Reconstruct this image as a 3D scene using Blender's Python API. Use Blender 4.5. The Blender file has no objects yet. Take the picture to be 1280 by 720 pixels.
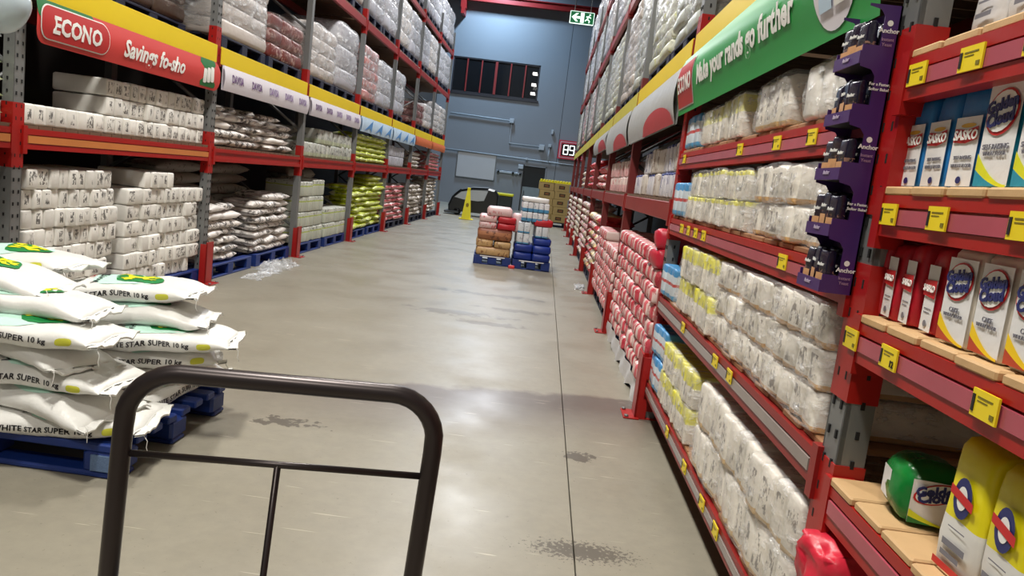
import bpy, math, random
from mathutils import Matrix, Vector, noise
R = math.radians
rnd = random.Random(7)
sc = bpy.context.scene
COL = sc.collection

# ------------------------------------------------------------------ camera
def make_camera():
    f, s, vp = 970.0, 0.122, (682.0, 229.0)
    Y = Vector((vp[0]-640, vp[1]-360, f)).normalized()
    p2 = Vector((vp[0]+1000-640, vp[1]+s*1000-360, f))
    Z = Y.cross(p2).normalized()
    if Z.y > 0: Z = -Z
    X = Y.cross(Z)
    right = Vector((X.x, Y.x, Z.x)); up = -Vector((X.y, Y.y, Z.y)); back = -Vector((X.z, Y.z, Z.z))
    m = Matrix((right, up, back)).transposed().to_4x4()
    cd = bpy.data.cameras.new('camera'); co = bpy.data.objects.new('camera', cd)
    cd.sensor_width = 36; cd.sensor_fit = 'HORIZONTAL'; cd.lens = f/1280*36; cd.clip_start = .02; cd.clip_end = 200
    m.translation = (0, 0, 1.4); co.matrix_world = m
    COL.objects.link(co); sc.camera = co
make_camera()

# ------------------------------------------------------------------ world, lights, exposure
w = bpy.data.worlds.new('world'); sc.world = w; w.use_nodes = True
w.node_tree.nodes['Background'].inputs[0].default_value = (1.0, .95, .88, 1)
w.node_tree.nodes['Background'].inputs[1].default_value = .26
sc.view_settings.view_transform = 'Standard'; sc.view_settings.look = 'None'
sc.view_settings.gamma = 1; sc.view_settings.use_curve_mapping = False
sc.view_settings.exposure = 0.02
HIGH_BAYS = [  # x, y, z, watts, colour
    (-1.3, -3.0, 6.6, 200, (1, .94, .84)), (-1.3, 1.8, 6.6, 290, (1, .96, .88)), (-1.3, 6.2, 6.6, 210, (1, .96, .90)),
    (-1.3, 11.0, 6.8, 190, (1, .96, .92)), (-1.3, 16.0, 7.0, 200, (.97, .97, .97)), (-1.3, 21.5, 7.2, 210, (.93, .96, 1)),
    (-1.3, 27.5, 8.4, 430, (.96, .98, 1)), (-3.0, 33.8, 10.4, 620, (.50, .74, 1))]

# ------------------------------------------------------------------ materials
def nt(name):
    m = bpy.data.materials.new(name); m.use_nodes = True
    return m, m.node_tree.nodes, m.node_tree.links, m.node_tree.nodes['Principled BSDF']
def c4(c): return (c[0], c[1], c[2], 1)
def lin(*c):   # sRGB 0-255 -> linear
    return tuple(((v/255)/12.92 if v/255 <= .04045 else ((v/255+.055)/1.055)**2.4) for v in c)
_M = {}
def mix(N, L, fac, a, b, mode='MIX'):
    n = N.new('ShaderNodeMix'); n.data_type = 'RGBA'; n.blend_type = mode
    for i, v in ((0, fac), (6, a), (7, b)):
        if isinstance(v, (int, float)): n.inputs[i].default_value = v
        elif isinstance(v, tuple): n.inputs[i].default_value = c4(v)
        else: L.new(v, n.inputs[i])
    return n.outputs[2]
def mth(N, L, op, a, b=None, c=None):
    n = N.new('ShaderNodeMath'); n.operation = op
    for i, v in enumerate((a, b, c)):
        if v is None: continue
        if isinstance(v, (int, float)): n.inputs[i].default_value = v
        else: L.new(v, n.inputs[i])
    return n.outputs[0]
def noi(N, L, vec, scale, detail=2, rough=.5):
    n = N.new('ShaderNodeTexNoise'); n.inputs['Scale'].default_value = scale
    n.inputs['Detail'].default_value = detail; n.inputs['Roughness'].default_value = rough
    if vec is not None: L.new(vec, n.inputs['Vector'])
    return n.outputs['Fac']
def ramp(N, L, fac, stops, interp='LINEAR'):
    n = N.new('ShaderNodeValToRGB'); n.color_ramp.interpolation = interp
    e = n.color_ramp.elements
    while len(e) < len(stops): e.new(.5)
    for i, (p, c) in enumerate(stops):
        e[i].position = p; e[i].color = c4(c) if isinstance(c, tuple) else (c, c, c, 1)
    L.new(fac, n.inputs[0]); return n.outputs[0]
def objco(N): return N.new('ShaderNodeTexCoord').outputs['Object']
def bump(N, L, b, h, strength, dist=.01):
    n = N.new('ShaderNodeBump'); n.inputs['Strength'].default_value = strength; n.inputs['Distance'].default_value = dist
    L.new(h, n.inputs['Height']); L.new(n.outputs[0], b.inputs['Normal'])
def M(name, col=(.5, .5, .5), rough=.5, metal=0, var=.12, scale=6, bmp=0, bscale=30, emit=None, coat=0):
    if name in _M: return _M[name]
    m, N, L, b = nt(name)
    b.inputs['Roughness'].default_value = rough; b.inputs['Metallic'].default_value = metal
    b.inputs['Coat Weight'].default_value = coat
    co = objco(N)
    f = noi(N, L, co, scale, 3)
    L.new(mix(N, L, f, tuple(v*(1-var) for v in col), tuple(min(1, v*(1+var)) for v in col)), b.inputs['Base Color'])
    if bmp: bump(N, L, b, noi(N, L, co, bscale, 3), bmp)
    if emit:
        b.inputs['Emission Color'].default_value = c4(emit[0]); b.inputs['Emission Strength'].default_value = emit[1]
    _M[name] = m; return m
def printed(name, bands, h, ink=None, inkscale=22, thr=.58, inkz=(.2, .8), rough=.4, bmp=.3, bscale=14, ink2=None, coat=.0, inkx=None, xb=None):
    """paper or plastic pack: colour bands along local z (fractions of h) with blotches of small print"""
    if name in _M: return _M[name]
    m, N, L, b = nt(name)
    b.inputs['Roughness'].default_value = rough; b.inputs['Coat Weight'].default_value = coat
    co = objco(N); sx = N.new('ShaderNodeSeparateXYZ'); L.new(co, sx.inputs[0])
    zz = mth(N, L, 'DIVIDE', sx.outputs[2], h)
    wob = mth(N, L, 'MULTIPLY_ADD', noi(N, L, co, 9, 1), .12, -.06)
    zf = mth(N, L, 'ADD', zz if not xb else mth(N, L, 'MULTIPLY_ADD', sx.outputs[0], 1/xb, .5), wob)
    c = ramp(N, L, zf, bands, 'CONSTANT')
    if ink:
        oi_ = N.new('ShaderNodeObjectInfo'); va = N.new('ShaderNodeVectorMath'); va.operation = 'ADD'; L.new(co, va.inputs[0])
        cb = N.new('ShaderNodeCombineXYZ'); rr_ = mth(N, L, 'MULTIPLY', oi_.outputs['Random'], 7.0); L.new(rr_, cb.inputs[0]); L.new(rr_, cb.inputs[2]); L.new(cb.outputs[0], va.inputs[1])
        mp = N.new('ShaderNodeMapping'); mp.inputs['Scale'].default_value = (1.6, 1, 1); L.new(va.outputs[0], mp.inputs[0])
        n1 = ramp(N, L, noi(N, L, mp.outputs[0], inkscale*1.25, 4, .72), [(0, 0.), (thr-.045, 0.), (thr-.015, .85)])
        zone = ramp(N, L, zz, [(0, 0.), (inkz[0], 1.), (inkz[1], 0.)], 'CONSTANT')
        if inkx:
            ax_ = mth(N, L, 'ABSOLUTE', sx.outputs[0]); zone = mth(N, L, 'MULTIPLY', zone, ramp(N, L, mth(N, L, 'DIVIDE', ax_, inkx), [(0, 1.), (.999, 0.)], 'CONSTANT'))
        big = ramp(N, L, noi(N, L, va.outputs[0], inkscale*.3, 1), [(.42, 0.), (.5, 1.)])
        fac = mth(N, L, 'MULTIPLY', mth(N, L, 'MULTIPLY', n1, zone), big)
        c = mix(N, L, fac, c, ink)
    if ink2:
        n2 = ramp(N, L, noi(N, L, co, inkscale*.55, 1), [(0, 0.), (.60, 0.), (.62, 1.)])
        c = mix(N, L, n2, c, ink2)
    oi = N.new('ShaderNodeObjectInfo')
    v = mth(N, L, 'MULTIPLY_ADD', oi.outputs['Random'], .16, .86)
    hsv = N.new('ShaderNodeHueSaturation'); L.new(c, hsv.inputs['Color']); L.new(v, hsv.inputs['Value'])
    L.new(hsv.outputs[0], b.inputs['Base Color'])
    if bmp: bump(N, L, b, noi(N, L, co, bscale, 2), bmp, .012)
    _M[name] = m; return m
def film(name, tint=(.9, .92, .95), alpha=.22, rough=.12, scale=9):
    if name in _M: return _M[name]
    m, N, L, b = nt(name)
    b.inputs['Base Color'].default_value = c4(tint); b.inputs['Roughness'].default_value = rough
    b.inputs['Specular IOR Level'].default_value = .9
    co = objco(N); mp = N.new('ShaderNodeMapping'); mp.inputs['Scale'].default_value = (1, 1, 2.2); mp.inputs['Rotation'].default_value = (.5, .4, .3)
    L.new(co, mp.inputs[0])
    f = noi(N, L, mp.outputs[0], scale, 4, .6)
    a = ramp(N, L, f, [(.3, alpha*.5), (.55, alpha), (.66, min(1, alpha*2.6))])
    L.new(a, b.inputs['Alpha']); bump(N, L, b, f, .9, .03)
    _M[name] = m; return m

WHITE = lin(225, 222, 215); INK = lin(40, 38, 40)
red = M('red_paint', lin(164, 22, 18), .38, 0, .15, 3, .05)
darkred = M('dark_red_paint', lin(140, 28, 26), .42, 0, .2, 3)
grey = M('galvanised_grey', lin(128, 130, 130), .45, .35, .12, 5)
darkgrey = M('dark_slot', lin(18, 18, 20), .8)
yellow = M('yellow_board', lin(236, 206, 10), .45, 0, .05, 2)
white = M('white_print', lin(238, 238, 234), .5, 0, .03)
black = M('black_print', lin(22, 22, 24), .5)
wood = M('pale_wood', lin(200, 164, 118), .7, 0, .18, 8, .15, 40)
bluep = M('pallet_blue', lin(20, 48, 118), .5, 0, .25, 4, .15, 20)
navy = M('pallet_navy', lin(16, 24, 52), .55, 0, .2, 4)
strip = M('price_strip_pink', lin(176, 82, 96), .22, 0, .2, 7)
tagy = M('price_tag_yellow', lin(240, 214, 30), .4, 0, .06)
orange = M('orange_strip', lin(200, 122, 62), .5, 0, .12, 4)

# ------------------------------------------------------------------ mesh helpers
class MB:
    def __init__(s): s.v = []; s.f = []; s.m = []; s.mats = []; s.smooth = []
    def mi(s, mat):
        if mat not in s.mats: s.mats.append(mat)
        return s.mats.index(mat)
    def add(s, vs, fs, mat, sm=False, T=None):
        k = s.mi(mat); o = len(s.v)
        for p in vs:
            p = Vector(p); s.v.append(T @ p if T else p)
        for f in fs: s.f.append([i+o for i in f]); s.m.append(k); s.smooth.append(sm)
        return s
    def box(s, x0, x1, y0, y1, z0, z1, mat, T=None):
        vs = [(x, y, z) for z in (z0, z1) for y in (y0, y1) for x in (x0, x1)]
        return s.add(vs, [(0, 2, 3, 1), (4, 5, 7, 6), (0, 1, 5, 4), (2, 6, 7, 3), (0, 4, 6, 2), (1, 3, 7, 5)], mat, False, T)
    def bbox(s, x0, x1, y0, y1, z0, z1, mat, r=.006, T=None):
        """box with chamfered vertical and horizontal edges (loft of octagons)"""
        def ring(i, z): return [(x0+i+r, y0+i, z), (x1-i-r, y0+i, z), (x1-i, y0+i+r, z), (x1-i, y1-i-r, z), (x1-i-r, y1-i, z), (x0+i+r, y1-i, z), (x0+i, y1-i-r, z), (x0+i, y0+i+r, z)]
        rings = [ring(r, z0), ring(0, z0+r), ring(0, z1-r), ring(r, z1)]
        vs = sum(rings, []); fs = [tuple(range(7, -1, -1)), tuple(range(24, 32))]
        for k in range(3):
            for i in range(8): fs.append((k*8+i, k*8+(i+1) % 8, k*8+8+(i+1) % 8, k*8+8+i))
        return s.add(vs, fs, mat, False, T)
    def tube(s, pts, r, mat, n=10, T=None, closed=False):
        pts = [Vector(p) for p in pts]; vs = []; fs = []; N = len(pts); ref = None
        for i, p in enumerate(pts):
            a = pts[i-1] if i else (pts[-1] if closed else p); b = pts[(i+1) % N] if i < N-1 or closed else p
            t = (b-a).normalized()
            if ref is None: ref = Vector((0, 0, 1)) if abs(t.z) < .9 else Vector((1, 0, 0))
            u = (ref - t*ref.dot(t)).normalized(); ref = u; w_ = t.cross(u)
            rr = r[i] if isinstance(r, (list, tuple)) else r
            for k in range(n): vs.append(p + (u*math.cos(2*math.pi*k/n) + w_*math.sin(2*math.pi*k/n))*rr)
        for i in range(N if closed else N-1):
            j = (i+1) % N
            for k in range(n): fs.append((i*n+k, i*n+(k+1) % n, j*n+(k+1) % n, j*n+k))
        if not closed: fs += [tuple(range(n-1, -1, -1)), tuple(range((N-1)*n, N*n))]
        return s.add(vs, fs, mat, True, T)
    def poly(s, pts, mat, T=None): return s.add(pts, [tuple(range(len(pts)))], mat, False, T)
    def mesh(s, name='mesh'):
        me = bpy.data.meshes.new(name); me.from_pydata([tuple(p) for p in s.v], [], s.f)
        for m_ in s.mats: me.materials.append(m_)
        me.polygons.foreach_set('material_index', s.m); me.polygons.foreach_set('use_smooth', s.smooth); me.update()
        return me
def T(x=0, y=0, z=0, rz=0, rx=0, ry=0, s=1):
    return Matrix.Translation((x, y, z)) @ Matrix.Rotation(rz, 4, 'Z') @ Matrix.Rotation(ry, 4, 'Y') @ Matrix.Rotation(rx, 4, 'X') @ Matrix.Scale(s, 4)
FRONT = Matrix.Rotation(R(90), 4, 'X')      # text plane xy -> xz, facing -y
_tx = {}
def text_geo(txt, size, bold=0.0, shear=0.0, align='CENTER', sx=1.0):
    k = (txt, size, bold, shear, align, sx)
    if k not in _tx:
        c = bpy.data.curves.new('t', 'FONT'); c.body = txt; c.size = size; c.offset = bold*size; c.shear = shear
        c.align_x = align; c.align_y = 'CENTER'; c.resolution_u = 2; c.fill_mode = 'BOTH'; c.extrude = .0008
        o = bpy.data.objects.new('t', c); me = bpy.data.meshes.new_from_object(o)
        _tx[k] = ([Vector((v.co.x*sx, v.co.y, v.co.z)) for v in me.vertices], [tuple(p.vertices) for p in me.polygons])
        bpy.data.objects.remove(o); bpy.data.meshes.remove(me); bpy.data.curves.remove(c)
    return _tx[k]
def add_text(mb, txt, size, mat, Tm, **k):
    v, f = text_geo(txt, size, **k); mb.add(v, f, mat, False, Tm)

# ------------------------------------------------------------------ scene graph helpers
def link(name, data, parent=None, loc=(0, 0, 0), rz=0, rot=None):
    o = bpy.data.objects.new(name, data); COL.objects.link(o)
    if parent: o.parent = parent
    o.location = loc; o.rotation_euler = rot if rot else (0, 0, rz)
    return o
def tag(o, label, cat, group=None, kind=None):
    o['label'] = label; o['category'] = cat
    if group: o['group'] = group
    if kind: o['kind'] = kind
    return o
def thing(name, label, cat, loc=(0, 0, 0), rz=0, group=None, rot=None):
    return tag(link(name, None, None, loc, rz, rot), label, cat, group)
def struct(name, me, loc=(0, 0, 0), rz=0, parent=None):
    o = link(name, me, parent, loc, rz)
    if not parent: o['kind'] = 'structure'
    return o
def put(proto, label, cat, loc, rz, group=None, rot=None, scale=None):
    """proto = (thing_name, [(part_name, mesh, offset, rz, [subparts])]) or (thing_name, mesh)"""
    name, parts = proto
    if isinstance(parts, bpy.types.Mesh): r = link(name, parts, None, loc, rz, rot)
    else:
        r = link(name, None, None, loc, rz, rot)
        for p in parts:
            c = link(p[0], p[1], r, p[2], p[3] if len(p) > 3 else 0)
            if len(p) > 4:
                for q in p[4]: link(q[0], q[1], c, q[2])
            if p[0] in ('slots',): c['kind'] = 'stuff'
    if scale: r.scale = scale
    if len(label.replace('-', ' ').split()) > 16: print('LONG', label)
    return tag(r, label, cat, group)
ORD = ['', 'first', 'second', 'third', 'fourth', 'fifth', 'sixth', 'seventh', 'eighth', 'ninth', 'tenth', 'eleventh', 'twelfth', 'thirteenth', 'fourteenth', 'fifteenth', 'sixteenth', 'seventeenth', 'eighteenth', 'nineteenth', 'twentieth']
LX, RX = -3.30, .80
def side(s):      # s='L' faces +x, s='R' faces -x : local x runs along the rack, local -y faces the aisle
    return (R(90), LX) if s == 'L' else (R(-90), RX)
LP = [2.0, 4.78, 7.6, 10.45, 13.35, 16.15, 18.95, 21.75, 24.5]
RP = [-.95, 1.93, 4.87, 7.7, 10.45, 13.25, 16.05, 18.85, 21.65, 24.45]
SN = {'L': 'left', 'R': 'right'}
def bayn(s, y):
    P_ = LP if s == 'L' else RP
    for i in range(len(P_)-1):
        if P_[i] <= y < P_[i+1]: return i
    return 0
BAYW = {'L': ['nearest bay', 'first full bay', 'second bay', 'third bay', 'fourth bay', 'fifth bay', 'sixth bay', 'last bay'],
        'R': ['nearest bay', 'second bay', 'third bay', 'fourth bay', 'fifth bay', 'sixth bay', 'seventh bay', 'eighth bay', 'last bay']}

# ------------------------------------------------------------------ setting
def floor_material():
    m, N, L, b = nt('concrete_floor')
    co = objco(N)
    base = mix(N, L, noi(N, L, co, .55, 4, .6), lin(128, 123, 110), lin(150, 145, 130))
    fine = noi(N, L, co, 14, 5, .65)
    base = mix(N, L, ramp(N, L, fine, [(.35, 0.), (.7, .35)]), base, lin(160, 153, 136))
    spk = ramp(N, L, noi(N, L, co, 42, 3, .7), [(.66, 0.), (.70, .5)])
    base = mix(N, L, spk, base, lin(90, 82, 70))
    def blob(cx, cy, rx, ry, nsc, thr, soft=.06, ang=0, dist=0):
        mp = N.new('ShaderNodeMapping'); mp.vector_type = 'TEXTURE'
        mp.inputs['Location'].default_value = (cx, cy, 0); mp.inputs['Scale'].default_value = (rx, ry, 1); mp.inputs['Rotation'].default_value = (0, 0, ang)
        L.new(co, mp.inputs[0]); ln = N.new('ShaderNodeVectorMath'); ln.operation = 'LENGTH'; L.new(mp.outputs[0], ln.inputs[0])
        d = mth(N, L, 'SUBTRACT', 1.0, ln.outputs['Value'])
        v = mth(N, L, 'MULTIPLY', d, 1.0) if nsc is None else mth(N, L, 'MULTIPLY_ADD', noi(N, L, co, nsc, 3, .6), 1.6, mth(N, L, 'MULTIPLY_ADD', d, .7, -1.0))
        return ramp(N, L, v, [(thr, 0.), (thr+soft, 1.)])
    # dark brown band across the aisle, sharp far edge, fading on near side
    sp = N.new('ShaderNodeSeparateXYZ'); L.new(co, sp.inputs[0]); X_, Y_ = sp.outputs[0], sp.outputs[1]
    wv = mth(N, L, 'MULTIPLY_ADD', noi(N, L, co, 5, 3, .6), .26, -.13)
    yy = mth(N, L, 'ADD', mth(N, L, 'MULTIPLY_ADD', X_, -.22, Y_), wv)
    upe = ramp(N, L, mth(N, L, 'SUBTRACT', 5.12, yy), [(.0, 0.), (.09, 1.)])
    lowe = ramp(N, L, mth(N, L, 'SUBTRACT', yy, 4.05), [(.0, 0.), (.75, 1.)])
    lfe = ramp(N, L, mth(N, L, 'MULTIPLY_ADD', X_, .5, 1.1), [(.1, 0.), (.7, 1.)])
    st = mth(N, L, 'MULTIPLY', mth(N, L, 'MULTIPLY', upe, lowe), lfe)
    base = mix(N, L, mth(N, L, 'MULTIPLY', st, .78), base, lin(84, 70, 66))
    for a in ((-.75, 7.75, .75, .22, 6, -.02, .2), (-.35, 7.35, .6, .16, 7, .0, .2), (-.1, 8.3, .6, .2, 6, .02, .2), (-.5, 9.2, .9, .2, 5, .04, .2)):
        base = mix(N, L, mth(N, L, 'MULTIPLY', blob(*a), .6), base, lin(84, 76, 66))
    for a in ((.32, 2.88, .30, .12, 60, .10, .03), (.35, 3.95, .12, .10, 18, .0), (-1.2, 3.9, .4, .15, 16, .22)):
        base = mix(N, L, mth(N, L, 'MULTIPLY', blob(*a), .7), base, lin(58, 50, 42))
    # pale scratches
    for k, (ang, sc_) in enumerate(((R(35), 1.3), (R(-50), 1.1), (R(8), .9))):
        mp = N.new('ShaderNodeMapping'); mp.inputs['Rotation'].default_value = (0, 0, ang); mp.inputs['Scale'].default_value = (sc_*1.4, 26, 1)
        mp.inputs['Location'].default_value = (k*3.1, k, 0); L.new(co, mp.inputs[0])
        sc2 = ramp(N, L, noi(N, L, mp.outputs[0], 1.6, 2), [(.73, 0.), (.76, .6)])
        base = mix(N, L, sc2, base, lin(205, 196, 176))
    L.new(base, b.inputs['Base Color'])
    L.new(ramp(N, L, noi(N, L, co, 1.8, 4), [(.3, .30), (.75, .52)]), b.inputs['Roughness'])
    bump(N, L, b, fine, .12, .004)
    return m
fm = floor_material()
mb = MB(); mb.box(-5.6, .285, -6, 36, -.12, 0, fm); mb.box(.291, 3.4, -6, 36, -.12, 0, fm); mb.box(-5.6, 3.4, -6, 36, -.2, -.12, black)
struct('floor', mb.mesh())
wallm = M('grey_wall_paint', lin(132, 136, 142), .6, 0, .06, .7, .05, 8)
def wall_back():
    WX0, WX1, WZ0, WZ1 = -4.82, -.86, 5.02, 6.58
    DX0, DX1, DZ = -1.1, -.03, 2.12
    mb = MB(); y0, y1 = 36, 36.25
    mb.box(-5.6, WX0, y0, y1, 0, 13.2, wallm); mb.box(WX0, WX1, y0, y1, WZ1, 13.2, wallm); mb.box(WX0, DX0, y0, y1, 0, WZ0, wallm)
    mb.box(DX0, WX1, y0, y1, DZ, WZ0, wallm); mb.box(WX1, DX1, y0, y1, DZ, 13.2, wallm)
    mb.box(DX1, .355, y0, y1, 0, 13.2, wallm); mb.box(.375, 3.4, y0, y1, 0, 13.2, wallm); mb.box(.355, .375, y0+.03, y1, 0, 13.2, black)
    o = struct('wall_back', mb.mesh())
    # recess shell behind window and door
    d = M('dark_room', lin(30, 28, 30), .8)
    mb = MB(); mb.box(WX0-.3, WX1+.6, 38.4, 38.5, 4.4, 7.2, d); mb.box(WX0-.4, WX0-.3, 36.25, 38.5, 4.4, 7.2, d); mb.box(WX1+.6, WX1+.7, 36.25, 38.5, 4.4, 7.2, d)
    mb.box(WX0-.3, WX1+.6, 36.25, 38.5, 4.4, 4.5, d); mb.box(WX0-.3, WX1+.6, 36.25, 38.5, 7.1, 7.2, d)
    struct('wall_office', mb.mesh())
    wf = M('window_frame_dark', lin(48, 44, 48), .5); wr = M('window_red', lin(140, 40, 38), .5)
    glass = M('dark_glass', lin(20, 22, 24), .06)
    gl, N, L, b = nt('window_glass'); b.inputs['Base Color'].default_value = (.02, .02, .022, 1); b.inputs['Roughness'].default_value = .05; b.inputs['Alpha'].default_value = .45
    wn = link('window_1', None, None, (0, 36, 0)); wn['kind'] = 'structure'
    mb = MB()
    for a in ((WX0, WX1, WZ1-.06, WZ1), (WX0, WX1, WZ0, WZ0+.06), (WX0, WX0+.06, WZ0, WZ1), (WX1-.06, WX1, WZ0, WZ1)): mb.box(a[0], a[1], .02, .14, a[2], a[3], wf)
    mb.box(WX0-.08, WX1+.06, -.06, .1, WZ0-.09, WZ0, wf)
    link('window_frame', mb.mesh(), wn)
    wd = (WX1-WX0)/6
    for i in range(1, 6):
        mb = MB(); h_ = .055 if i == 3 else .028; mb.box(WX0+wd*i-h_, WX0+wd*i+h_, .0, .1, WZ0+.06, WZ1-.06, wr); link('mullion', mb.mesh(), wn)
    for i in range(6):
        mb = MB(); mb.box(WX0+wd*i+.03, WX0+wd*(i+1)-.03, .06, .07, WZ0+.05, WZ1-.05, gl); link('pane', mb.mesh(), wn)
    em = M('window_reflection_glow', (1, 1, 1), .5, emit=((1, .95, .9), 6))  # added glowing panels stand in for ceiling lamp reflections in the glass
    for i, z in enumerate((6.28, 5.78, 5.38)):
        mb = MB(); mb.bbox(-.13, .13, -.3, .3, 0, .05, wf, .01); hs = mb.mesh()
        mb = MB(); mb.box(-.1, .1, -.32, -.3, -.05, .05, em); mb.box(-.11, .11, -.27, .27, -.02, 0, em)
        put(('window_reflection_panel', [('housing', hs, (0, 0, 0)), ('diffuser', mb.mesh(), (0, 0, 0))]), 'glowing panel added as a ceiling lamp reflection in the dark window, '+('top', 'middle', 'lowest')[i]+' of three', 'lamp', (-1.1, 36.8, z), 0, 'added reflection panels behind the office window')
    # door
    dk = M('door_dark_panel', lin(20, 26, 28), .4); dg = M('door_grey', lin(128, 138, 140), .55)
    dr = link('door_1', None, None, (0, 36, 0)); dr['kind'] = 'structure'
    mb = MB()
    for a in ((DX0, DX0+.05, 0, DZ), (DX1-.05, DX1, 0, DZ), (DX0, DX1, DZ-.05, DZ)): mb.box(a[0], a[1], -.03, .1, a[2], a[3], black if a[0] == DX0 and a[1] < DX0+.06 else wallm)
    link('door_frame', mb.mesh(), dr)
    mb = MB(); mb.box(DX0+.05, DX1-.05, .05, .09, 1.13, DZ-.05, dk); link('upper_panel', mb.mesh(), dr)
    mb = MB(); mb.box(DX0+.05, DX1-.05, .02, .06, 0, 1.13, dg); lf = link('door_leaf', mb.mesh(), dr)
    mb = MB(); mb.tube([(DX0+.14, .0, .95), (DX0+.14, -.05, .93), (DX0+.14, -.05, .6), (DX0+.14, 0, .58)], .014, black, 8); link('door_handle', mb.mesh(), lf)
wall_back()
dwall = M('dark_side_wall', lin(60, 56, 54), .7, 0, .1, 2)  # wall colour kept dark to paint in the shade behind the racks
mb = MB(); mb.box(-5.6, -5.4, -6, 36.2, 0, 13.2, dwall); struct('wall_left', mb.mesh())
mb = MB(); mb.box(3.2, 3.4, -6, 36.2, 0, 13.2, dwall); struct('wall_right', mb.mesh())
roofm = M('roof_sheet', lin(64, 62, 64), .6, .2)
mb = MB(); mb.box(-5.6, 3.4, -6, 36.3, 13.1, 13.2, roofm)
for i in range(24): mb.box(-5.5+i*.38, -5.42+i*.38, -6, 36, 13.05, 13.1, roofm)
struct('ceiling', mb.mesh())
for i, y in enumerate((31.0, 35.6)):
    mb = MB(); z = 8.95 if i else 9.4
    mb.box(-5.4, 3.2, y-.1, y+.1, z+.26, z+.3, darkred); mb.box(-5.4, 3.2, y-.1, y+.1, z, z+.04, darkred); mb.box(-5.4, 3.2, y-.012, y+.012, z+.04, z+.26, darkred)
    struct('trim_%d' % (i+1), mb.mesh())
mb = MB(); mb.box(-4.7, -4.45, 35.5, 35.98, 8.6, 8.95, darkred); mb.box(-4.62, -4.48, 35.2, 35.98, 8.3, 8.7, darkred); struct('trim_3', mb.mesh())

# ------------------------------------------------------------------ high bay lamps (above the frame)
def lamps():
    hm = M('lamp_housing', lin(70, 72, 74), .5, .5); em = M('lamp_glow', (1, 1, 1), .5, emit=((1, .96, .9), 6))
    mb = MB(); mb.bbox(-.28, .28, -.5, .5, .03, .14, hm, .02); mb.tube([(0, 0, .14), (0, 0, 3)], .01, hm, 6); hs = mb.mesh()
    mb = MB(); mb.box(-.24, .24, -.46, .46, .0, .03, em); df = mb.mesh()
    for i, (x, y, z, wt, c) in enumerate(HIGH_BAYS):
        r = put(('high_bay_lamp', [('housing', hs, (0, 0, 0)), ('diffuser', df, (0, 0, 0))]), 'grey rectangular high bay lamp hanging from the roof, %s of its kind' % ORD[i+1], 'lamp', (x, y, z), 0, 'high bay lamps')
        ld = bpy.data.lights.new('lamp_light', 'AREA'); ld.shape = 'RECTANGLE'; ld.size = .5; ld.size_y = .95; ld.energy = wt; ld.color = c; ld.spread = R(165)
        lo = link('lamp_light', ld, r, (0, 0, -.02))
lamps()

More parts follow.
